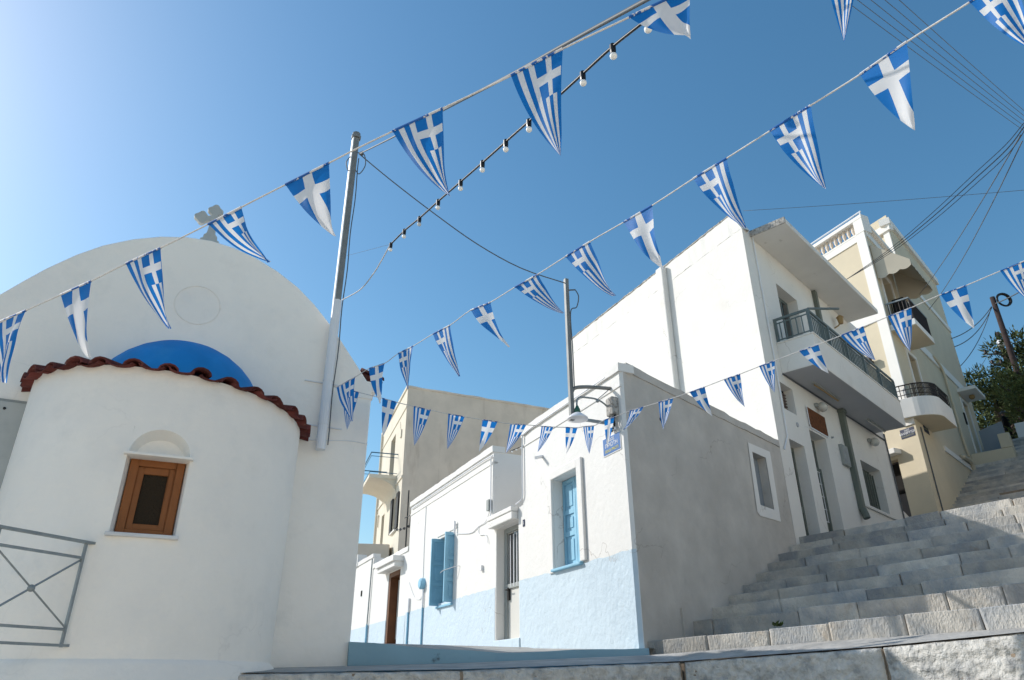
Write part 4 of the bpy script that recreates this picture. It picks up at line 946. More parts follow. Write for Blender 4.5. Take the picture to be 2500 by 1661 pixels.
f = MB(); f.box(PH, .8, 1.7, .0, .35, 16.75, 17.1); f.build('air_conditioner', 'pipe_white', o, bevel=.02)
f = MB(); f.tube([PH.P(.75, .2, 17.9), PH.P(.55, .2, 15.3)], .03, 6); f.tube([PH.P(.5, .1, 15.2), PH.P(.62, .1, 15.9)], .05, 6); f.build('flue', 'frame_grey', o)
# white bands
f = MB(); f.box(YL, .0, .38, 0, .05, 7.6, 15.12); f.build('corner_band', 'yellow_trim', yb)
for a, b, z0, z1 in ((.39, 7, 11.55, 12.1), (.39, 7, 14.85, 15.1)): f = MB(); f.box(YL, a, b, 0, .04, z0, z1); f.build('wall_band', 'yellow_trim', yb)
for z0, z1, a, b in ((11.5, 11.85, 19.8, 28.1), (14.9, 15.15, 16.9, 28.1), (7.35, 7.55, 20.0, 24.6)): f = MB(); f.box(GW, a, b, .0, .05, z0, z1); f.build('wall_band', 'yellow_trim', yb)
# roof balustrade
f = MB(); f.box(YL, -.04, .35, -.35, .06, 15.12, 15.83); f.box(YL, -.05, 7, -.3, .07, 15.70, 15.84); f.box(YL, .35, 7, -.25, .03, 15.12, 15.18); f.box(GW, 16.9, 21.2, -.25, .04, 15.70, 15.84); f.box(GW, 16.9, 21.2, -.25, .03, 15.12, 15.18); bt = f.build('balustrade', 'yellow_trim', yb)
m_ = MB(); m_.lathe((0, 0, 0), [(.045, 0), (.05, .05), (.028, .09), (.07, .22), (.075, .30), (.03, .44), (.05, .48), (.045, .52)], 8); t_ = m_.build('baluster', 'balustrade', None, smooth=True); bme2 = t_.data; bpy.data.objects.remove(t_)
for i in range(16): inst('baluster', bme2, bt, Matrix.Translation(YL.P(.52+.21*i, -.1, 15.18)))
for i in range(19): inst('baluster', bme2, bt, Matrix.Translation(GW.P(17.15+.21*i, -.1, 15.18)))
f = MB(); f.tube([YL.P(-.05, .0, 15.98), YL.P(4.5, .0, 15.98)], .03, 6); f.tube([YL.P(0, 0, 15.83), YL.P(0, 0, 15.98)], .025, 6); f.build('handrail', 'pipe_white', bt)
# curved lower balcony
def curve_outline(n, r=.75, k=8):
    pts = [YL.P(.55, .0, 0), YL.P(.25, n*.35, 0)]
    c = GW.P(17.45, n-r, 0)
    for i in range(k+1):
        t = R(-115+(248-180+0)*0) ; a = -100 + (133+100)*i/k if False else 215+(133-215)*i/k
        pts.append(c + dv(a)*r)
    pts += [GW.P(18.95, n, 0), GW.P(18.95, 0, 0)]
    return pts
oc = curve_outline(.78)
f = MB(); f.prism(oc, 7.80, 8.45); lb = f.build('balcony', 'yellow_trim', yb, bevel=.01)
f = MB(); f.prism([p.lerp(GW.P(17.8, .3, 0), .01) for p in oc], 7.79, 7.797); f.build('soffit', 'yellow_wall', lb)
inn = [p.lerp(GW.P(17.8, .2, 0), .05) for p in oc]; smp = smoothpath(inn[1:-1], 3)
f = MB()
for z in (8.92, 8.75, 8.58): f.tube([p+Vector((0, 0, z)) for p in smp], .022 if z > 8.9 else .013, 6)
f.build('rail', 'rail_dark', lb)
m_ = MB(); m_.tube([(0, 0, 0), (0, 0, .48)], .014, 5); t_ = m_.build('baluster', 'rail_dark'); bme3 = t_.data; bpy.data.objects.remove(t_)
for i in range(0, len(smp)): inst('baluster', bme3, lb, Matrix.Translation(smp[i]+Vector((0, 0, 8.44))))
for i in range(9): inst('baluster', bme3, lb, Matrix.Translation(GW.P(17.7+.13*i, .74, 8.44)))
# upper balcony with awning
f = MB(); f.box(GW, 16.92, 19.15, 0, .8, 11.0, 11.22); ub = f.build('balcony', 'yellow_trim', yb, bevel=.01)
f = MB(); f.box(GW, 16.93, 19.14, 0.0, .79, 10.985, 10.997); f.build('soffit', 'yellow_wall', ub)
f = MB(); f.box(GW, 16.95, 19.12, .74, .78, 12.02, 12.07); f.box(GW, 16.95, 17.0, 0, .74, 12.02, 12.07); f.box(GW, 19.07, 19.12, 0, .74, 12.02, 12.07); f.build('top_rail', 'rail_grey', ub)
m_ = MB(); m_.tube([(0, 0, 0), (0, 0, .82)], .016, 5); t_ = m_.build('baluster', 'rail_dark'); bme4 = t_.data; bpy.data.objects.remove(t_)
for i in range(20): inst('baluster', bme4, ub, Matrix.Translation(GW.P(16.98+.11*i, .76, 11.21)))
for i in range(6): inst('baluster', bme4, ub, Matrix.Translation(GW.P(16.98, .08+.12*i, 11.21))); inst('baluster', bme4, ub, Matrix.Translation(GW.P(19.1, .08+.12*i, 11.21)))
f = MB(); f.box(GW, 17.6, 18.5, .1, .5, 11.22, 12.45); f.build('cabinet', 'dark_inside', ub, bevel=.03)
f = MB(); k = 14; z_in, z_out = 14.55, 13.45
for i in range(k):
    a, b = 16.95+2.55*i/k, 16.95+2.55*(i+1)/k
    sc0 = lambda x: .07*abs(math.sin((x-16.95)*math.pi/.36))
    f.quad(GW.P(a, .02, z_in), GW.P(b, .02, z_in), GW.P(b, 1.15, z_out), GW.P(a, 1.15, z_out))
    f.quad(GW.P(a, 1.15, z_out), GW.P(b, 1.15, z_out), GW.P(b, 1.16, z_out-.16-sc0(b)), GW.P(a, 1.16, z_out-.16-sc0(a)))
for a in (16.95, 19.5):
    for i in range(12):
        t0, t1 = i/12, (i+1)/12; e0 = lambda t: GW.P(a, .02+1.13*t, z_in+(z_out-z_in)*t)
        dz = lambda t: Vector((0, 0, (13.12+.1*t-.07*abs(math.sin(t*math.pi*3)))-(z_in+(z_out-z_in)*t)))
        f.quad(e0(t0), e0(t1), e0(t1)+dz(t1), e0(t0)+dz(t0))
f.build('awning', 'awning', yb)
for nm, (a, b, c, d, dp) in (('balcony_door', yd1), ('balcony_door', yd2), ('door', ydr)):
    f = MB(); f.box(GW, a, b, -dp-.02, -dp, c, d); o = f.build(nm, 'dark_inside' if nm != 'door' else 'frame_grey', yb)
    f = MB()
    for (x0, x1, z0, z1) in ((a-.14, a-.002, c, d+.14), (b+.002, b+.14, c, d+.14), (a-.002, b+.002, d+.002, d+.14)): f.box(GW, x0, x1, 0, .04, z0, z1)
    f.build('surround', 'yellow_trim', o)
f = MB(); f.box(GW, 25.45, 27.2, 0, .7, 11.15, 11.3); o = f.build('door_canopy', 'yellow_trim', yb, bevel=.01); f = MB(); f.sphere(GW.P(26.3, .35, 11.08), .12, 10, 6); f.build('lamp', 'lamp_tan', o, smooth=True)
f = MB(); f.box(GW, 25.35, 25.5, 0, .05, 9.7, 10.2); f.build('letter_box', 'iron_black', yb)
# side door in the lane
f = MB(); f.box(YL, .92, 1.75, -.32, -.3, 3.0, 6.66); o = f.build('lane_door', 'door_dark', yb); f = MB(); f.box(YL, .95, 1.70, -.3, -.28, 5.6, 6.6); f.build('pane', 'dark_inside', o)
f = MB(); f.box(YL, .72, 2.0, 0, .34, 6.78, 6.95); f.build('lane_canopy', 'yellow_trim', yb, bevel=.012)
f = MB(); f.box(YL, .92, 1.02, .0, .18, 10.12, 10.2); f.box(YL, .85, 1.08, .16, .3, 10.1, 10.32); f.build('floodlight', 'rail_dark', yb)
f = MB(); f.tube([GW.P(17.35, .03, 4.5), GW.P(17.35, .03, 7.6)], .02, 6); f.build('cable', 'cable_grey', yb)
f = MB(); f.tube(smoothpath([GW.P(22.3, .08, 11.8), GW.P(23.2, .08, 11.5), GW.P(23.4, .08, 10.8), GW.P(23.4, .08, 8.6), GW.P(23.6, .08, 7.9)]), .05, 8); f.build('downpipe', 'yellow_wall', yb, smooth=True)
f = MB(); f.tube(smoothpath([GW.P(22.2, .1, 7.62), GW.P(23.4, .1, 7.65), GW.P(23.7, .1, 7.3), GW.P(23.75, .1, 6.9)]), .09, 8); f.build('waste_pipe', 'yellow_wall', yb, smooth=True)
f = MB(); f.prism([GW.P(13.0, -.3, 0), YL.P(.95, .02, 0), YL.P(1.6, .02, 0), GW.P(13.0, -1.2, 0)], 2.5, 4.7); whole(f.build('lane_wall', 'white_wash_warm'), 'shaded white wall closing the lane between the tall houses', 'wall')

# ------------------------------------------------------------------ signs
def plate(name, fr, s0, s1, z0, z1, label, lines, base='sign_blue', rim='sign_white', n=.004):
    t = thing(name, fr.P((s0+s1)/2, n, z0), label, 'street sign')
    f = MB(); f.box(fr, s0-.014, s1+.014, n, n+.006, z0-.014, z1+.014); f.build('rim', rim, t)
    f = MB(); f.box(fr, s0, s1, n+.006, n+.010, z0, z1); f.build('plate', base, t)
    for body, z, h, m_, wd in lines: text(body, fr, (s0+s1)/2, n+.011, z, h, m_, t, wide=wd)
    return t
plate('street_sign', HF, .14, .60, 3.07, 3.32, 'blue street name plate on the sunlit house corner under the lamp', [('ΟΔΟΣ', 3.27, .05, 'sign_white', .9), ('ΠΡΙΩΤΗ', 3.195, .06, 'sign_white', 1.1), ('ODOS PRIOTI', 3.115, .045, 'sign_yellow', .95)])
plate('street_sign', YL, .09, .58, 7.24, 7.52, 'dark blue street name plate on the cream building below the curved balcony', [('ΟΔΟΣ', 7.47, .055, 'sign_white', .9), ('ΚΑΛΑΒΡΥΤΩΝ', 7.38, .075, 'sign_white', .82), ('KALAVRITON', 7.29, .055, 'sign_olive', .9)], base='sign_navy', rim='sign_navy')
plate('street_sign', GW, 17.85, 18.4, 7.58, 7.84, 'small shaded name plate on the stair side of cream building', [('ΟΔΟΣ', 7.79, .05, 'sign_olive', .9), ('ΚΑΛΑΒΡΥΤΩΝ', 7.70, .06, 'sign_olive', .8)], base='sign_navy', rim='sign_navy')

# ------------------------------------------------------------------ street lamp bracket on the corner
JP = HF.P(.31, .70, 0)
lp = thing('street_lamp', JP+Vector((0, 0, 3.4)), 'steel lamp post bracketed off the house corner with round enamel shade', 'street lamp')
e = Fr(JP, -25, -115)
f = MB(); f.box(e, -.03, .03, -.03, .03, 3.45, 5.82); f.build('post', 'galvanised', lp)
f = MB(); f.tube(smoothpath([HF.P(.31, 0, 4.06), HF.P(.31, .4, 4.02), HF.P(.31, .62, 3.97), HF.P(.31, .68, 3.9)]), .028, 8); f.build('upper_arm', 'galvanised', lp, smooth=True)
f = MB(); f.box(HF, .29, .33, 0, .7, 3.47, 3.51); f.build('lower_arm', 'rail_grey', lp)
f = MB(); gs = smoothpath([HF.P(.26, .02, 3.62), HF.P(.26, .12, 3.74), HF.P(.26, .28, 3.82), HF.P(.26, .5, 3.82), HF.P(.26, .60, 3.80), HF.P(.26, .635, 3.73), HF.P(.26, .635, 3.64)]); f.tube(gs, .014, 7); f.sphere(HF.P(.26, .28, 3.80), .03, 8, 6); f.build('gooseneck', 'rail_grey', lp, smooth=True)
f = MB(); f.tube([HF.P(.30, .02, 4.05), HF.P(.26, .28, 3.82)], .006, 5); f.build('stay_wire', 'cable_grey', lp)
sh_c = HF.P(.26, .635, 3.50)
f = MB(); f.lathe(sh_c, [(.155, -.045), (.15, -.02), (.09, .03), (.045, .06)], 24); f.build('shade', 'enamel_white', lp, smooth=True)
f = MB(); f.lathe(sh_c+Vector((0, 0, .055)), [(.05, 0), (.042, .06), (.026, .09), (.02, .11)], 12); f.build('lamp_holder', 'enamel_green', lp, smooth=True)
f = MB(); f.tube([e.P(0, .0, 5.62), e.P(-.1, -.1, 5.6)], .012, 5); f.tube(smoothpath([e.P(-.1, -.1, 5.6), e.P(-.16, -.12, 5.45), e.P(-.12, -.1, 5.28), e.P(-.03, -.04, 5.22), e.P(-.04, -.04, 4.6), e.P(-.04, -.04, 3.95)]), .009, 5); f.build('cable', 'cable_grey', lp)
cbx = thing('cable_junction', HF.P(.2, .03, 3.35), 'tangle of taped cables and cracked plaster box beside lamp arm', 'junction box')
f = MB(); f.box(HF, .12, .30, 0, .12, 3.58, 3.86); f.build('box', 'concrete_edge', cbx, bevel=.02)
for k in range(6):
    f = MB(); x = .16+.03*k; f.tube(smoothpath([HF.P(x, .04, 3.6), HF.P(x+random.uniform(-.05, .05), .09, 3.5), HF.P(x+random.uniform(-.06, .06), .08, 3.42), HF.P(.2+random.uniform(-.05, .1), .05, 3.36)]), .014, 5); f.build('cable', random.choice(['plastic_black', 'pipe_white', 'cable_grey']), cbx)

# ------------------------------------------------------------------ walls, poles, person and trees at the top of the stairs
ew = thing('entrance_wall', GW.P(24.7, 1.0, 6.5), 'low cream entrance wall with grey-blue gate at top of stairs', 'wall')
e = Fr(GW.P(24.5, 0, 0), 133, 223)
f = MB(); f.box(e, .0, 1.47, -.1, .1, 6.4, 8.2); f.box(e, 1.08, 1.47, -.1, .12, 8.2, 8.78); f.build('parapet', 'yellow_wall', ew, bevel=.02)
f = MB(); f.prism([e.P(.33, -1.15, 0), e.P(1.2, -1.15, 0), e.P(1.2, -1.05, 0), e.P(.33, -1.05, 0)], 7.5, [9.36, 9.58, 9.58, 9.36]); f.build('gate_panel', 'steel_blue_wall', ew)
pw = MB(); e2 = Fr(GW.P(29.5, 1.15, 0), 133, 223); pw.box(e2, 0, 3.2, -.1, .1, 9.0, 10.45); whole(pw.build('whitewashed_garden_wall', 'white_wash', bevel=.02), 'sunlit white garden wall at right edge above the stairs', 'wall')
def utility(name, pos, z0, z1, label, arms):
    t = thing(name, Vector((pos.x, pos.y, z0)), label, 'utility pole')
    f = MB(); f.tube([Vector((pos.x, pos.y, z0)), Vector((pos.x, pos.y, z1))], [.17, .12], 8); f.build('shaft', 'timber_pole', t, smooth=True)
    for (dx, z, L_) in arms:
        f = MB(); a = Vector((pos.x-L_, pos.y-.1, z)); b = Vector((pos.x+L_*.4, pos.y-.1, z)); f.tube([a, b], .05, 6); f.build('cross_arm', 'galvanised', t)
        for k in range(3): f = MB(); p = a.lerp(b, k/2.5); f.lathe(p, [(.03, 0), (.08, .05), (.08, .2), (.03, .25)], 8); f.build('insulator', 'rail_dark', t)
    return t
pA = dv(37.5)*41; pB = dv(37.1)*46
utility('utility_pole', pA, 9, 18.0, 'tall dark timber utility pole with coiled cable above the trees', [])
u2 = utility('utility_pole', pB, 9, 18.0, 'shorter timber pole carrying insulators beside the taller pole', [(0, 16.6, 1.1), (0, 16.0, .9)])
f = MB(); f.lathe(Vector((pB.x-.35, pB.y-.5, 16.9)), [(.05, 0), (.17, .05), (.2, .3), (.12, .4)], 10); f.build('street_light', 'enamel_white', u2, smooth=True)
f = MB(); c_ = Vector((pA.x+.42, pA.y-.2, 17.75)); f.tube([c_+Vector((.36*math.cos(t), 0, .36*math.sin(t))) for t in [2*math.pi*i/20 for i in range(21)]], .05, 5); f.tube([c_+Vector((.30*math.cos(t), .05, .33*math.sin(t))) for t in [2*math.pi*i/20 for i in range(21)]], .04, 5)
whole(f.build('cable_coil', 'plastic_black', smooth=True), 'coil of black cable hung at the top of the tall pole', 'cable coil')

def tree(name, base, h, rx, rz, cz, label, leaf, ncl, per, size):
    t = thing(name, base, label, 'tree')
    f = MB(); top = base+Vector((0, 0, h*.8)); pts = [base+Vector((math.sin(i*1.1)*.12, math.cos(i*1.7)*.1, h*.8*i/6)) for i in range(7)]; f.tube(pts, [.28-.033*i for i in range(7)], 8)
    for k in range(9):
        a = random.uniform(0, 6.28); z0 = h*random.uniform(.3, .7); p0 = base+Vector((0, 0, z0)); p2 = p0+Vector((math.cos(a)*rx*.75, math.sin(a)*rx*.75, h*.14)); f.tube([p0, p0.lerp(p2, .5)+Vector((0, 0, -.1)), p2], [.09, .06, .025], 5)
    f.build('trunk', 'bark', t)
    cen = base+Vector((0, 0, cz)); mb = MB()
    for i in range(ncl):
        while True:
            d = Vector((random.uniform(-1, 1), random.uniform(-1, 1), random.uniform(-1, 1)))
            if .25 < d.length < 1: break
        d *= (.75+.35*math.sin(d.x*4+i)*math.cos(d.z*5)) if random.random() < .6 else 1
        c = cen+Vector((d.x*rx*(1-.35*max(0, d.z)), d.y*rx*(1-.35*max(0, d.z)), d.z*rz)); r_ = random.uniform(.35, .75)
        for j in range(per):
            n_ = Vector((random.gauss(0, 1), random.gauss(0, 1), random.gauss(0, .7))).normalized(); p = c+n_*r_*random.random()**.4
            a = (n_+Vector((0, 0, .5))).normalized()*size*random.uniform(.7, 1.6); b = n_.orthogonal().normalized(); b.rotate(Matrix.Rotation(random.uniform(0, 6.28), 3, n_)); b *= size*.28
            mb.add([p-b, p+b, p+a*1.0+b*.3, p+a-b*.3], [(0, 1, 2, 3)])
    mb.build('crown', leaf, t, uv=[(0, 0)]*0 or None)
    return t
tree('pine_tree', Vector((25.7, 35.7, 8.5)), 7, 1.75, 1.9, 5.2, 'dark green pine standing against the sky beside cream building', 'leaf_pine', 48, 80, .16)
tree('pine_tree', Vector((28.6, 36.4, 9)), 9, 2.3, 2.3, 6.6, 'tall dark pine behind the two timber poles', 'leaf_pine', 60, 80, .18)
tree('pine_tree', Vector((24.6, 31.7, 8.5)), 6, 1.5, 1.7, 3.7, 'lighter green pine at the right edge of the picture', 'leaf_light', 52, 90, .14)
tree('pine_tree', Vector((27.9, 39.0, 8.5)), 6, 3.2, 2.4, 4.2, 'low dense pine behind the gate panel and the walker', 'leaf_pine', 100, 60, .2)

# walker on the steps: skinned skeleton, dark clothes, cap
def person(base, rz):
    J = {'pel': (0, 0, .95), 'spi': (0, .01, 1.15), 'che': (0, 0, 1.35), 'nec': (0, 0, 1.5), 'hed': (0, -.02, 1.62), 'top': (0, -.02, 1.74),
         'hl': (.10, 0, .90), 'kl': (.12, -.10, .5), 'al': (.12, .02, .09), 'tl': (.13, -.13, .04), 'hr': (-.10, 0, .90), 'kr': (-.11, .02, .48), 'ar': (-.11, .16, .12), 'tr': (-.12, .02, .04),
         'sl': (.19, 0, 1.42), 'el': (.26, .06, 1.14), 'wl': (.25, -.06, .9), 'fl': (.25, -.09, .81), 'sr': (-.19, 0, 1.42), 'er': (-.26, .04, 1.14), 'wr': (-.25, -.1, .92), 'fr': (-.25, -.13, .83)}
    Rr = {'pel': .16, 'spi': .14, 'che': .16, 'nec': .06, 'hed': .095, 'top': .07, 'hl': .095, 'kl': .065, 'al': .045, 'tl': .035, 'hr': .095, 'kr': .065, 'ar': .045, 'tr': .035, 'sl': .07, 'el': .05, 'wl': .035, 'fl': .03, 'sr': .07, 'er': .05, 'wr': .035, 'fr': .03}
    E = [('pel', 'spi'), ('spi', 'che'), ('che', 'nec'), ('nec', 'hed'), ('hed', 'top'), ('pel', 'hl'), ('hl', 'kl'), ('kl', 'al'), ('al', 'tl'), ('pel', 'hr'), ('hr', 'kr'), ('kr', 'ar'), ('ar', 'tr'), ('che', 'sl'), ('sl', 'el'), ('el', 'wl'), ('wl', 'fl'), ('che', 'sr'), ('sr', 'er'), ('er', 'wr'), ('wr', 'fr')]
    keys = list(J); me = bpy.data.meshes.new('body'); me.from_pydata([J[k] for k in keys], [(keys.index(a), keys.index(b)) for a, b in E], [])
    o = bpy.data.objects.new('tmp', me); COL.objects.link(o); md_ = o.modifiers.new('s', 'SKIN'); 
    for i, k in enumerate(keys): me.skin_vertices[0].data[i].radius = (Rr[k], Rr[k]); 
    me.skin_vertices[0].data[0].use_root = True
    o.modifiers.new('d', 'SUBSURF').levels = 2
    dg = bpy.context.evaluated_depsgraph_get(); dg.update(); m2 = bpy.data.meshes.new_from_object(o.evaluated_get(dg)); bpy.data.objects.remove(o)
    m2.materials.clear(); m2.materials.append(M['cloth_dark']); m2.materials.append(M['skin'])
    for p in m2.polygons:
        p.material_index = 1 if (p.center.z > 1.50 or (p.center.z < .88 and abs(p.center.x) > .2)) else 0; p.use_smooth = True
    t = thing('person', base, 'walker in dark clothes and grey cap coming down behind the entrance wall', 'person'); t.rotation_euler = (0, 0, rz)
    b = bpy.data.objects.new('body', m2); link(b, t)
    f = MB(); f.sphere((0, -.02, 1.68), .112, 14, 8, sc_=(1, 1.05, .75)); f.box(Fr((0, 0), 90, 180), -.08, .08, .08, .2, 1.665, 1.68)
    me3 = bpy.data.meshes.new('cap'); me3.from_pydata(f.v, [], f.f); me3.materials.append(M['cap_grey']); c = bpy.data.objects.new('cap', me3); link(c, t)
person(GW.P(32.3, .52, 10.2), R(-150))

# weeds in the joints of the first steps
for i, (p, lab) in enumerate(((S0+Q*1.75+Vector((.05, .05, .17)), 'small green weed growing in a joint of the lowest step'),)):
    f = MB()
    for k in range(26):
        a = random.uniform(0, 6.28); l = random.uniform(.04, .11); d = Vector((math.cos(a), math.sin(a), random.uniform(.3, 1.0))).normalized(); w = d.cross(Vector((0, 0, 1))).normalized()*.018
        q0 = p+Vector((random.uniform(-.04, .04), random.uniform(-.03, .03), 0)); f.add([q0, q0+d*l*.5+w, q0+d*l, q0+d*l*.5-w], [(0, 1, 2, 3)])
    whole(f.build('weed', 'weed'), lab, 'plant')

# ------------------------------------------------------------------ unseen house row added across the stairs to bounce sunlight into the shade
OP = Fr(GW.P(0, 5.6, 0), 43, -47, flip=True)
for (a, b, z0, z1, lab) in ((3.6, 9.4, -1.6, 5.6, 'added cream bounce house across the stairs, nearest the camera'), (9.5, 17.2, 1.0, 9.0, 'added cream bounce house across the stairs, second from the camera'), (17.3, 26, 3.5, 10.8, 'added cream bounce house across the stairs, third from the camera'), (26.1, 36, 6, 15, 'added cream bounce house across the stairs, furthest up the hill')):
    t = thing('opposite_bounce_house', OP.P(a, 0, z0), lab, 'house', 'added bounce houses across the stairs')
    hz = [(a+1.2+2.6*k, a+2.1+2.6*k, z0+2.6, z0+4.0, .2) for k in range(3)]
    f = MB(); f.panel(OP, a, b, z0, z1, hz)
    f.quad(OP.P(a, 0, z0), OP.P(a, -6, z0), OP.P(a, -6, z1), OP.P(a, 0, z1)); f.quad(OP.P(b, 0, z0), OP.P(b, -6, z0), OP.P(b, -6, z1), OP.P(b, 0, z1)); f.quad(OP.P(a, -6, z0), OP.P(b, -6, z0), OP.P(b, -6, z1), OP.P(a, -6, z1)); f.quad(OP.P(a, 0, z1), OP.P(b, 0, z1), OP.P(b, -6, z1), OP.P(a, -6, z1)); f.build('wall', 'bounce_cream', t)
    for (x0, x1, c, d, dp) in hz:
        f = MB(); f.box(OP, x0, x1, -dp-.02, -dp, c, d); o = f.build('window', 'shutter_blue', t); f = MB(); f.box(OP, x0-.06, x1+.06, 0, .06, c-.06, c-.003); f.build('sill', 'marble_white', o)

# unseen houses added behind the viewer to bounce sunlight onto the chapel
BK = Fr(dv(153.4)*9.5, 63.4, -26.6, flip=True)
for (a, b, z1, lab) in ((-13, -4.6, 5.6, 'added cream bounce house behind the viewer, facing the chapel, left of three'), (-4.5, 4.4, 7.2, 'added cream bounce house behind the viewer, facing the chapel, middle of three'), (4.5, 12.5, 5.2, 'added cream bounce house behind the viewer, facing the chapel, right of three')):
    t = thing('square_bounce_house', BK.P(a, 0, -1.6), lab, 'house', 'added bounce houses across the square')
    hz = [(a+1.4+2.7*k, a+2.4+2.7*k, .2, 1.7, .2) for k in range(2)]
    f = MB(); f.panel(BK, a, b, -1.6, z1, hz)
    f.quad(BK.P(a, 0, -1.6), BK.P(a, -7, -1.6), BK.P(a, -7, z1), BK.P(a, 0, z1)); f.quad(BK.P(b, 0, -1.6), BK.P(b, -7, -1.6), BK.P(b, -7, z1), BK.P(b, 0, z1)); f.quad(BK.P(a, -7, -1.6), BK.P(b, -7, -1.6), BK.P(b, -7, z1), BK.P(a, -7, z1)); f.quad(BK.P(a, 0, z1), BK.P(b, 0, z1), BK.P(b, -7, z1), BK.P(a, -7, z1)); f.build('wall', 'bounce_cream', t)
    for (x0, x1, c, d, dp) in hz:
        f = MB(); f.box(BK, x0, x1, -dp-.02, -dp, c, d); o = f.build('window', 'shutter_blue', t); f = MB(); f.box(BK, x0-.06, x1+.06, 0, .06, c-.06, c-.003); f.build('sill', 'marble_white', o)

# ------------------------------------------------------------------ bunting: three ropes of pennants
ROPE1 = [(-3.447,4.100,2.034),(-2.970,3.848,2.073),(-2.674,3.692,2.093),(-2.429,3.563,2.110),(-2.168,3.426,2.141),(-1.918,3.293,2.157),(-1.599,3.125,2.194),(-1.392,3.016,2.222),(-1.128,2.877,2.256),(-0.884,2.748,2.284),(-0.745,2.675,2.303),(-0.550,2.572,2.322),(-0.307,2.444,2.338),(0.002,2.280,2.365),(0.219,2.166,2.397),(0.479,2.029,2.419),(0.707,1.908,2.437),(1.127,1.687,2.476),(1.283,1.605,2.495)]
F1 = [
('A',1,(-3.288,4.016,2.059),(-2.970,3.848,2.073),(-3.066,3.982,1.653)),
('B',0,(-2.674,3.692,2.093),(-2.429,3.563,2.110),(-2.417,3.722,1.695)),
('A',1,(-2.168,3.426,2.141),(-1.918,3.293,2.157),(-1.858,3.472,1.753)),
('A',1,(-1.599,3.125,2.194),(-1.392,3.016,2.222),(-1.267,3.182,1.992)),
('B',0,(-1.128,2.877,2.256),(-0.884,2.748,2.284),(-0.845,2.870,1.941)),
('A',1,(-0.550,2.572,2.322),(-0.307,2.444,2.338),(-0.269,2.535,1.922)),
('A',1,(0.002,2.280,2.365),(0.219,2.166,2.397),(0.192,2.219,1.879)),
('B',0,(0.479,2.029,2.419),(0.700,1.912,2.437),(0.683,1.943,2.203)),
('A',1,(1.114,1.694,2.474),(1.258,1.618,2.492),(1.109,1.711,1.919)),
]
ROPE2 = [(-2.238,8.459,3.422),(-1.883,7.902,3.327),(-1.647,7.532,3.275),(-1.395,7.136,3.164),(-1.196,6.824,3.140),(-0.998,6.514,3.078),(-0.756,6.134,3.026),(-0.568,5.839,2.969),(-0.359,5.511,2.950),(-0.179,5.229,2.872),(0.026,4.907,2.830),(0.199,4.636,2.786),(0.385,4.344,2.754),(0.537,4.105,2.723),(0.724,3.812,2.676),(0.864,3.592,2.643),(1.049,3.302,2.617),(1.181,3.094,2.590),(1.336,2.851,2.564),(1.466,2.648,2.541),(1.605,2.430,2.516),(1.725,2.241,2.511),(1.866,2.021,2.487),(1.957,1.877,2.478),(2.038,1.751,2.476)]
F2 = [
('A',1,(-2.190,8.277,3.348),(-1.926,8.085,3.404),(-1.939,8.211,2.878)),
('B',0,(-1.619,7.403,3.220),(-1.420,7.265,3.222),(-1.449,7.349,2.781)),
('A',0,(-1.196,6.824,3.140),(-0.998,6.514,3.078),(-1.049,6.677,2.678)),
('A',0,(-0.756,6.134,3.026),(-0.568,5.839,2.969),(-0.484,6.006,2.530)),
('B',0,(-0.359,5.511,2.950),(-0.179,5.229,2.872),(-0.022,5.383,2.531)),
('A',0,(0.026,4.907,2.830),(0.199,4.636,2.786),(0.387,4.765,2.520)),
('A',0,(0.385,4.344,2.754),(0.537,4.105,2.723),(0.690,4.200,2.351)),
('B',0,(0.724,3.812,2.676),(0.864,3.592,2.643),(0.906,3.678,2.242)),
('A',0,(1.049,3.302,2.617),(1.181,3.094,2.590),(1.234,3.157,2.176)),
('A',0,(1.336,2.851,2.564),(1.466,2.648,2.541),(1.470,2.714,2.091)),
('B',0,(1.605,2.430,2.516),(1.725,2.241,2.511),(1.690,2.318,2.084)),
('A',0,(1.866,2.021,2.487),(1.953,1.884,2.479),(1.941,1.921,2.102)),
]
ROPE3 = [(-2.300,8.548,3.469),(-2.182,8.577,3.446),(-1.985,8.625,3.416),(-1.690,8.697,3.362),(-1.508,8.741,3.321),(-1.291,8.794,3.283),(-1.072,8.848,3.250),(-0.845,8.903,3.216),(-0.632,8.955,3.194),(-0.398,9.013,3.172),(-0.200,9.061,3.156),(-0.028,9.103,3.142),(0.187,9.155,3.146),(0.393,9.205,3.142),(0.555,9.245,3.143),(0.725,9.287,3.152),(0.890,9.327,3.157),(0.970,9.346,3.181),(1.126,9.385,3.207),(1.274,9.421,3.300),(1.425,9.458,3.360),(1.632,9.377,3.415),(1.799,9.228,3.419),(1.976,9.071,3.424),(2.146,8.920,3.430),(2.331,8.756,3.446),(2.495,8.610,3.462),(2.698,8.431,3.489),(2.865,8.283,3.502),(3.058,8.111,3.530),(3.209,7.977,3.547),(3.440,7.772,3.578),(3.612,7.619,3.596),(3.810,7.444,3.622),(4.005,7.271,3.652),(4.206,7.092,3.684),(4.391,6.928,3.710),(4.617,6.728,3.758),(4.805,6.562,3.777),(5.046,6.347,3.822),(5.227,6.187,3.854),(5.427,6.009,3.909)]
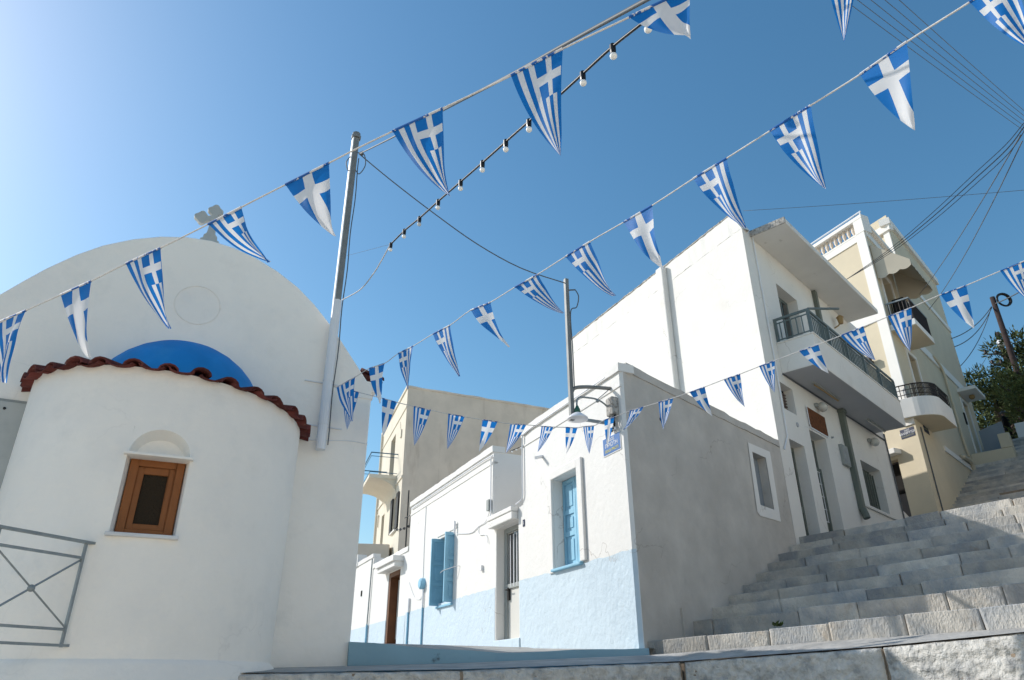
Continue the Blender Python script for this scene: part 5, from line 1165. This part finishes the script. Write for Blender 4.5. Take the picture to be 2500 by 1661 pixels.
F3 = [
('A',1,(-2.182,8.577,3.446),(-1.985,8.625,3.416),(-2.085,8.601,2.902)),
('B',0,(-1.690,8.697,3.362),(-1.508,8.741,3.321),(-1.649,8.710,2.842)),
('A',1,(-1.291,8.794,3.283),(-1.072,8.848,3.250),(-1.256,8.811,2.755)),
('A',1,(-0.845,8.903,3.216),(-0.632,8.955,3.194),(-0.843,8.921,2.743)),
('B',0,(-0.398,9.013,3.172),(-0.200,9.061,3.156),(-0.438,9.032,2.737)),
('A',1,(-0.028,9.103,3.142),(0.187,9.155,3.146),(-0.090,9.131,2.745)),
('A',1,(0.393,9.205,3.142),(0.555,9.245,3.143),(0.334,9.233,2.790)),
('B',0,(0.725,9.287,3.152),(0.890,9.327,3.157),(0.719,9.315,2.785)),
('A',1,(0.970,9.346,3.181),(1.126,9.385,3.207),(1.037,9.367,2.804)),
('B',0,(1.274,9.421,3.300),(1.425,9.458,3.360),(1.299,9.446,2.931)),
('A',1,(1.632,9.377,3.415),(1.799,9.228,3.419),(1.523,9.338,3.128)),
('A',1,(1.976,9.071,3.424),(2.146,8.920,3.430),(1.990,9.012,3.027)),
('B',0,(2.331,8.756,3.446),(2.495,8.610,3.462),(2.552,8.644,3.073)),
('A',1,(2.698,8.431,3.489),(2.865,8.283,3.502),(2.874,8.326,3.083)),
('A',1,(3.058,8.111,3.530),(3.209,7.977,3.547),(3.160,8.034,3.156)),
('B',0,(3.440,7.772,3.578),(3.612,7.619,3.596),(3.669,7.630,3.226)),
('A',1,(3.810,7.444,3.622),(4.005,7.271,3.652),(4.049,7.283,3.237)),
('A',1,(4.206,7.092,3.684),(4.391,6.928,3.710),(4.298,7.010,3.221)),
('B',0,(4.617,6.728,3.758),(4.805,6.562,3.777),(4.773,6.601,3.286)),
('A',1,(5.046,6.347,3.822),(5.227,6.187,3.854),(5.153,6.254,3.418)),
]
BULBS = [(-1.304,6.508,4.297),(-1.097,6.105,4.194),(-0.885,5.694,4.056),(-0.658,5.253,3.925),(-0.420,4.790,3.778),(-0.222,4.407,3.659),(-0.037,4.046,3.549),(0.123,3.736,3.454),(0.284,3.424,3.351),(0.429,3.141,3.269),(0.568,2.871,3.192),(0.705,2.605,3.090)]
LCABLE = [(-2.283,8.408,4.663),(-1.844,7.556,4.333),(-1.593,7.069,4.260),(-1.461,6.812,4.268),(-1.318,6.535,4.304),(-1.097,6.105,4.194),(-0.885,5.694,4.056),(-0.658,5.253,3.925),(-0.420,4.790,3.778),(-0.222,4.407,3.659),(-0.037,4.046,3.549),(0.123,3.736,3.454),(0.284,3.424,3.351),(0.429,3.141,3.269),(0.568,2.871,3.192),(0.705,2.605,3.090),(0.811,2.400,3.025),(0.992,2.047,2.921)]
CAB1 = [(-2.137,8.038,6.826),(-1.327,6.229,5.535),(-0.570,4.539,4.319),(0.003,3.260,3.391),(0.270,2.664,2.972),(0.556,2.025,2.515),(0.671,1.768,2.331)]
CAB2 = [(-2.277,8.766,7.367),(-1.873,8.906,7.064),(-1.203,9.139,6.598),(-0.533,9.371,6.179),(0.142,9.605,5.884),(0.833,9.845,5.753)]
def rope(name, pts, r, label, mat='rope_white', cat='rope', k=4, seg=6):
    f = MB(); f.tube(smoothpath(pts, k), r, seg); return whole(f.build(name, mat, smooth=True), label, cat)
rope('bunting_rope', ROPE1, .0040, 'white rope of the nearest bunting, crossing before the chapel gable')
rope('bunting_rope', ROPE2, .0041, 'white rope of the middle bunting, climbing from chapel to top right')
rope('bunting_rope', ROPE3, .0060, 'white rope of the lowest bunting, sagging below the street lamp')
ORD = ['first', 'second', 'third', 'fourth', 'fifth', 'sixth', 'seventh', 'eighth', 'ninth', 'tenth', 'eleventh', 'twelfth', 'thirteenth', 'fourteenth', 'fifteenth', 'sixteenth', 'seventeenth', 'eighteenth', 'nineteenth', 'twentieth']
def flag(kind, right, A, B, T, label, group, curl):
    A, B, T = Vector(A), Vector(B), Vector(T); M0 = (A+B)/2; ln = (T-M0).length; w = B-A
    ctrl = M0.lerp(T, .5) + Vector((0, 0, -.05*ln)) - (T-M0-Vector((0, 0, (T-M0).z)))*.13
    nrm = w.cross(T-M0).normalized(); nu, nv = 14, 18; vs = []; uv = []; fs = []
    ph = random.uniform(0, 6.28); am = random.uniform(.004, .011)*curl; fq = random.uniform(5, 8)
    for j in range(nv+1):
        v = j/nv; c = M0*(1-v)**2 + ctrl*2*v*(1-v) + T*v*v
        ww = (1-v)**.92
        for i in range(nu+1):
            u = i/nu
            p = c + w*((u-.5)*ww) - w.normalized()*(.035*ln*math.sin(math.pi*v)*(1 if u < .5 else .3)*(u-.5)*-1.2)
            p += nrm*(am*math.sin(fq*u+ph+3.2*v)*min(1, v*3) + .5*am*math.sin(9*v+ph*2+2*u)*v)
            vs.append(p); uv.append((u, v))
    for j in range(nv):
        for i in range(nu): fs.append((j*(nu+1)+i, j*(nu+1)+i+1, (j+1)*(nu+1)+i+1, (j+1)*(nu+1)+i))
    mb = MB(); mb.add(vs, fs)
    mat = 'flag_cross' if kind == 'B' else ('flag_stripes_right' if right else 'flag_stripes_left')
    o = mb.build('pennant_flag', mat, smooth=True, uv=uv); tag(o, label, 'flag', group)
    hm = MB(); k = 6; hm.tube([A.lerp(B, i/k)+nrm*am*.0 for i in range(k+1)], .007, 6); h = hm.build('hem', 'flag_hem', o)
    return o
pm('flag_hem', (.012, .10, .36), rough=.7, bump=0, col2=(.6, .6, .62), c2s=14, c2=(.5, .52), c2f=1)
for fl, nm, grp in ((F1, 'nearest bunting', 'pennants on the nearest bunting'), (F2, 'middle bunting', 'pennants on the middle bunting'), (F3, 'lowest bunting', 'pennants on the lowest bunting')):
    for i, (kind, right, A, B, T) in enumerate(fl):
        what = 'white cross on blue' if kind == 'B' else 'blue and white striped'
        flag(kind, right, A, B, T, f'{what} pennant, {ORD[i]} from left on the {nm}', grp, 1.4 if fl is not F3 else 1.0)

# ------------------------------------------------------------------ string of bulbs and overhead cables
sl_ = thing('festoon_lights', LCABLE[0], 'black festoon cable with white bulbs rising from chapel mast to upper right', 'string lights')
f = MB(); f.tube(smoothpath(LCABLE[4:], 4), .0085, 6); f.build('cable', 'plastic_black', sl_, smooth=True)
f = MB(); f.tube(smoothpath(LCABLE[:5], 6), .007, 6); f.build('lead_wire', 'rope_white', sl_, smooth=True)
for i, p in enumerate(BULBS):
    p = Vector(p)
    f = MB(); f.lathe(p, [(.010, .020), (.018, .010), (.018, -.032), (.015, -.052)], 10); s_ = f.build('socket', 'plastic_black', sl_, smooth=False)
    f = MB(); f.sphere(p+Vector((0, 0, -.072)), .021, 12, 8); f.build('bulb', 'glass_clear_bulb' if i == 2 else 'bulb_white', s_, smooth=True)
MP = CH.P(1.80, .15, 7.42)
rope('overhead_cable', [MP]+[Vector(p) for p in CAB1[1:]], .010, 'thick black cable from chapel mast top along the nearest bunting', 'cable_grey', 'cable')
f = MB(); tw_ = [MP.lerp(Vector(CAB1[1]), .02+.012*i)+Vector((0, .02*math.cos(i*1.5), .02*math.sin(i*1.5))) for i in range(12)]; f.tube(smoothpath(tw_, 3), .008, 5); whole(f.build('cable_clamp', 'cable_grey', smooth=True), 'twisted wire clamp where the thick cable meets the mast', 'clamp')
rope('overhead_cable', [MP]+[Vector(p) for p in CAB2[1:]], .009, 'thin dark cable from chapel mast down to the lamp post', 'cable_grey', 'cable')
f = MB(); f.tube([Vector((-1.29, 6.52, 4.31)), CH.P(1.78, .16, 5.55)], .0018, 4); whole(f.build('guy_wire', 'cable_grey'), 'hair-thin guy wire from festoon end to chapel mast', 'wire')
for i in range(5):
    a = Vector((4.483+.115*i, 6.626-.084*i, 8.209-.105*i)); b = Vector((9.518+.024*i, 10.267-.022*i, 9.219+.09*i)); d = b-a
    rope('power_line', sag(a-d*.4, b+d*.25, .05), .0045, f'thin power line, {ORD[i]} of five crossing the top right sky', 'cable_grey', 'wire', 1, 5)
TH = [(8.522, 9.145, 8.305), (8.931, 10.124, 8.639), (9.317, 11.499, 9.099), (9.582, 13.433, 9.530), (9.527, 15.272, 9.785), (9.280, 17.150, 10.073)]
TH = [Vector((8.35, 8.6, 8.2))]+[Vector(p) for p in TH]
for i, (dz, lab) in enumerate(((0, 'heaviest black cable bundle strand sweeping to the white house eave'), (.05, 'upper strand of the black bundle above the cream building'), (-.05, 'lower strand of the black bundle above the cream building'))):
    rope('service_cable', [p+Vector((0, 0, dz*2.2*math.sin(math.pi*j/6))) for j, p in enumerate(TH)], .0095 if i == 0 else .007, lab, 'plastic_black', 'cable')
def skyline(px, lab, r=.02, drop=.15): rope('overhead_wire', sag(px[0], px[1], drop), r, lab, 'cable_grey', 'wire', 1, 5)
skyline((Vector((8.789, 9.579, 8.491)), GW.P(18.9, .8, 12.95)), 'wire from upper right down to the cream building upper balcony', .010, .12)
skyline((Vector((8.781, 9.586, 8.361)), GW.P(19.8, .8, 12.65)), 'second wire from upper right reaching beyond the upper balcony', .010, .2)
skyline((Vector((24.83, 32.62, 17.5)), GW.P(27.65, .05, 14.45)), 'wire from tall timber pole to the cream building wall', .022, .25)
skyline((Vector((24.83, 32.62, 17.45)), GW.P(27.85, .05, 14.1)), 'second wire from tall timber pole just below the first', .022, .35)
skyline((Vector((24.83, 32.62, 17.5)), GW.P(27.8, .05, 13.1)), 'steepest wire from tall timber pole to the cream building', .018, .3)
skyline((pA+Vector((0, 0, 17.6)), dv(46)*33+Vector((0, 0, 16.8))), 'wire leaving the tall timber pole to the right', .03, .5)
skyline((pB+Vector((-.9, 0, 16.7)), GW.P(28.05, .05, 12.8)), 'faint wire from the shorter pole to cream building', .012, .3)
rope('overhead_wire', sag((4.994, 12.65, 9.157), (9.88, 10.18, 7.865), .03), .0045, 'tan cord from the white gable top across the sky', 'cable_grey', 'wire', 1, 5)
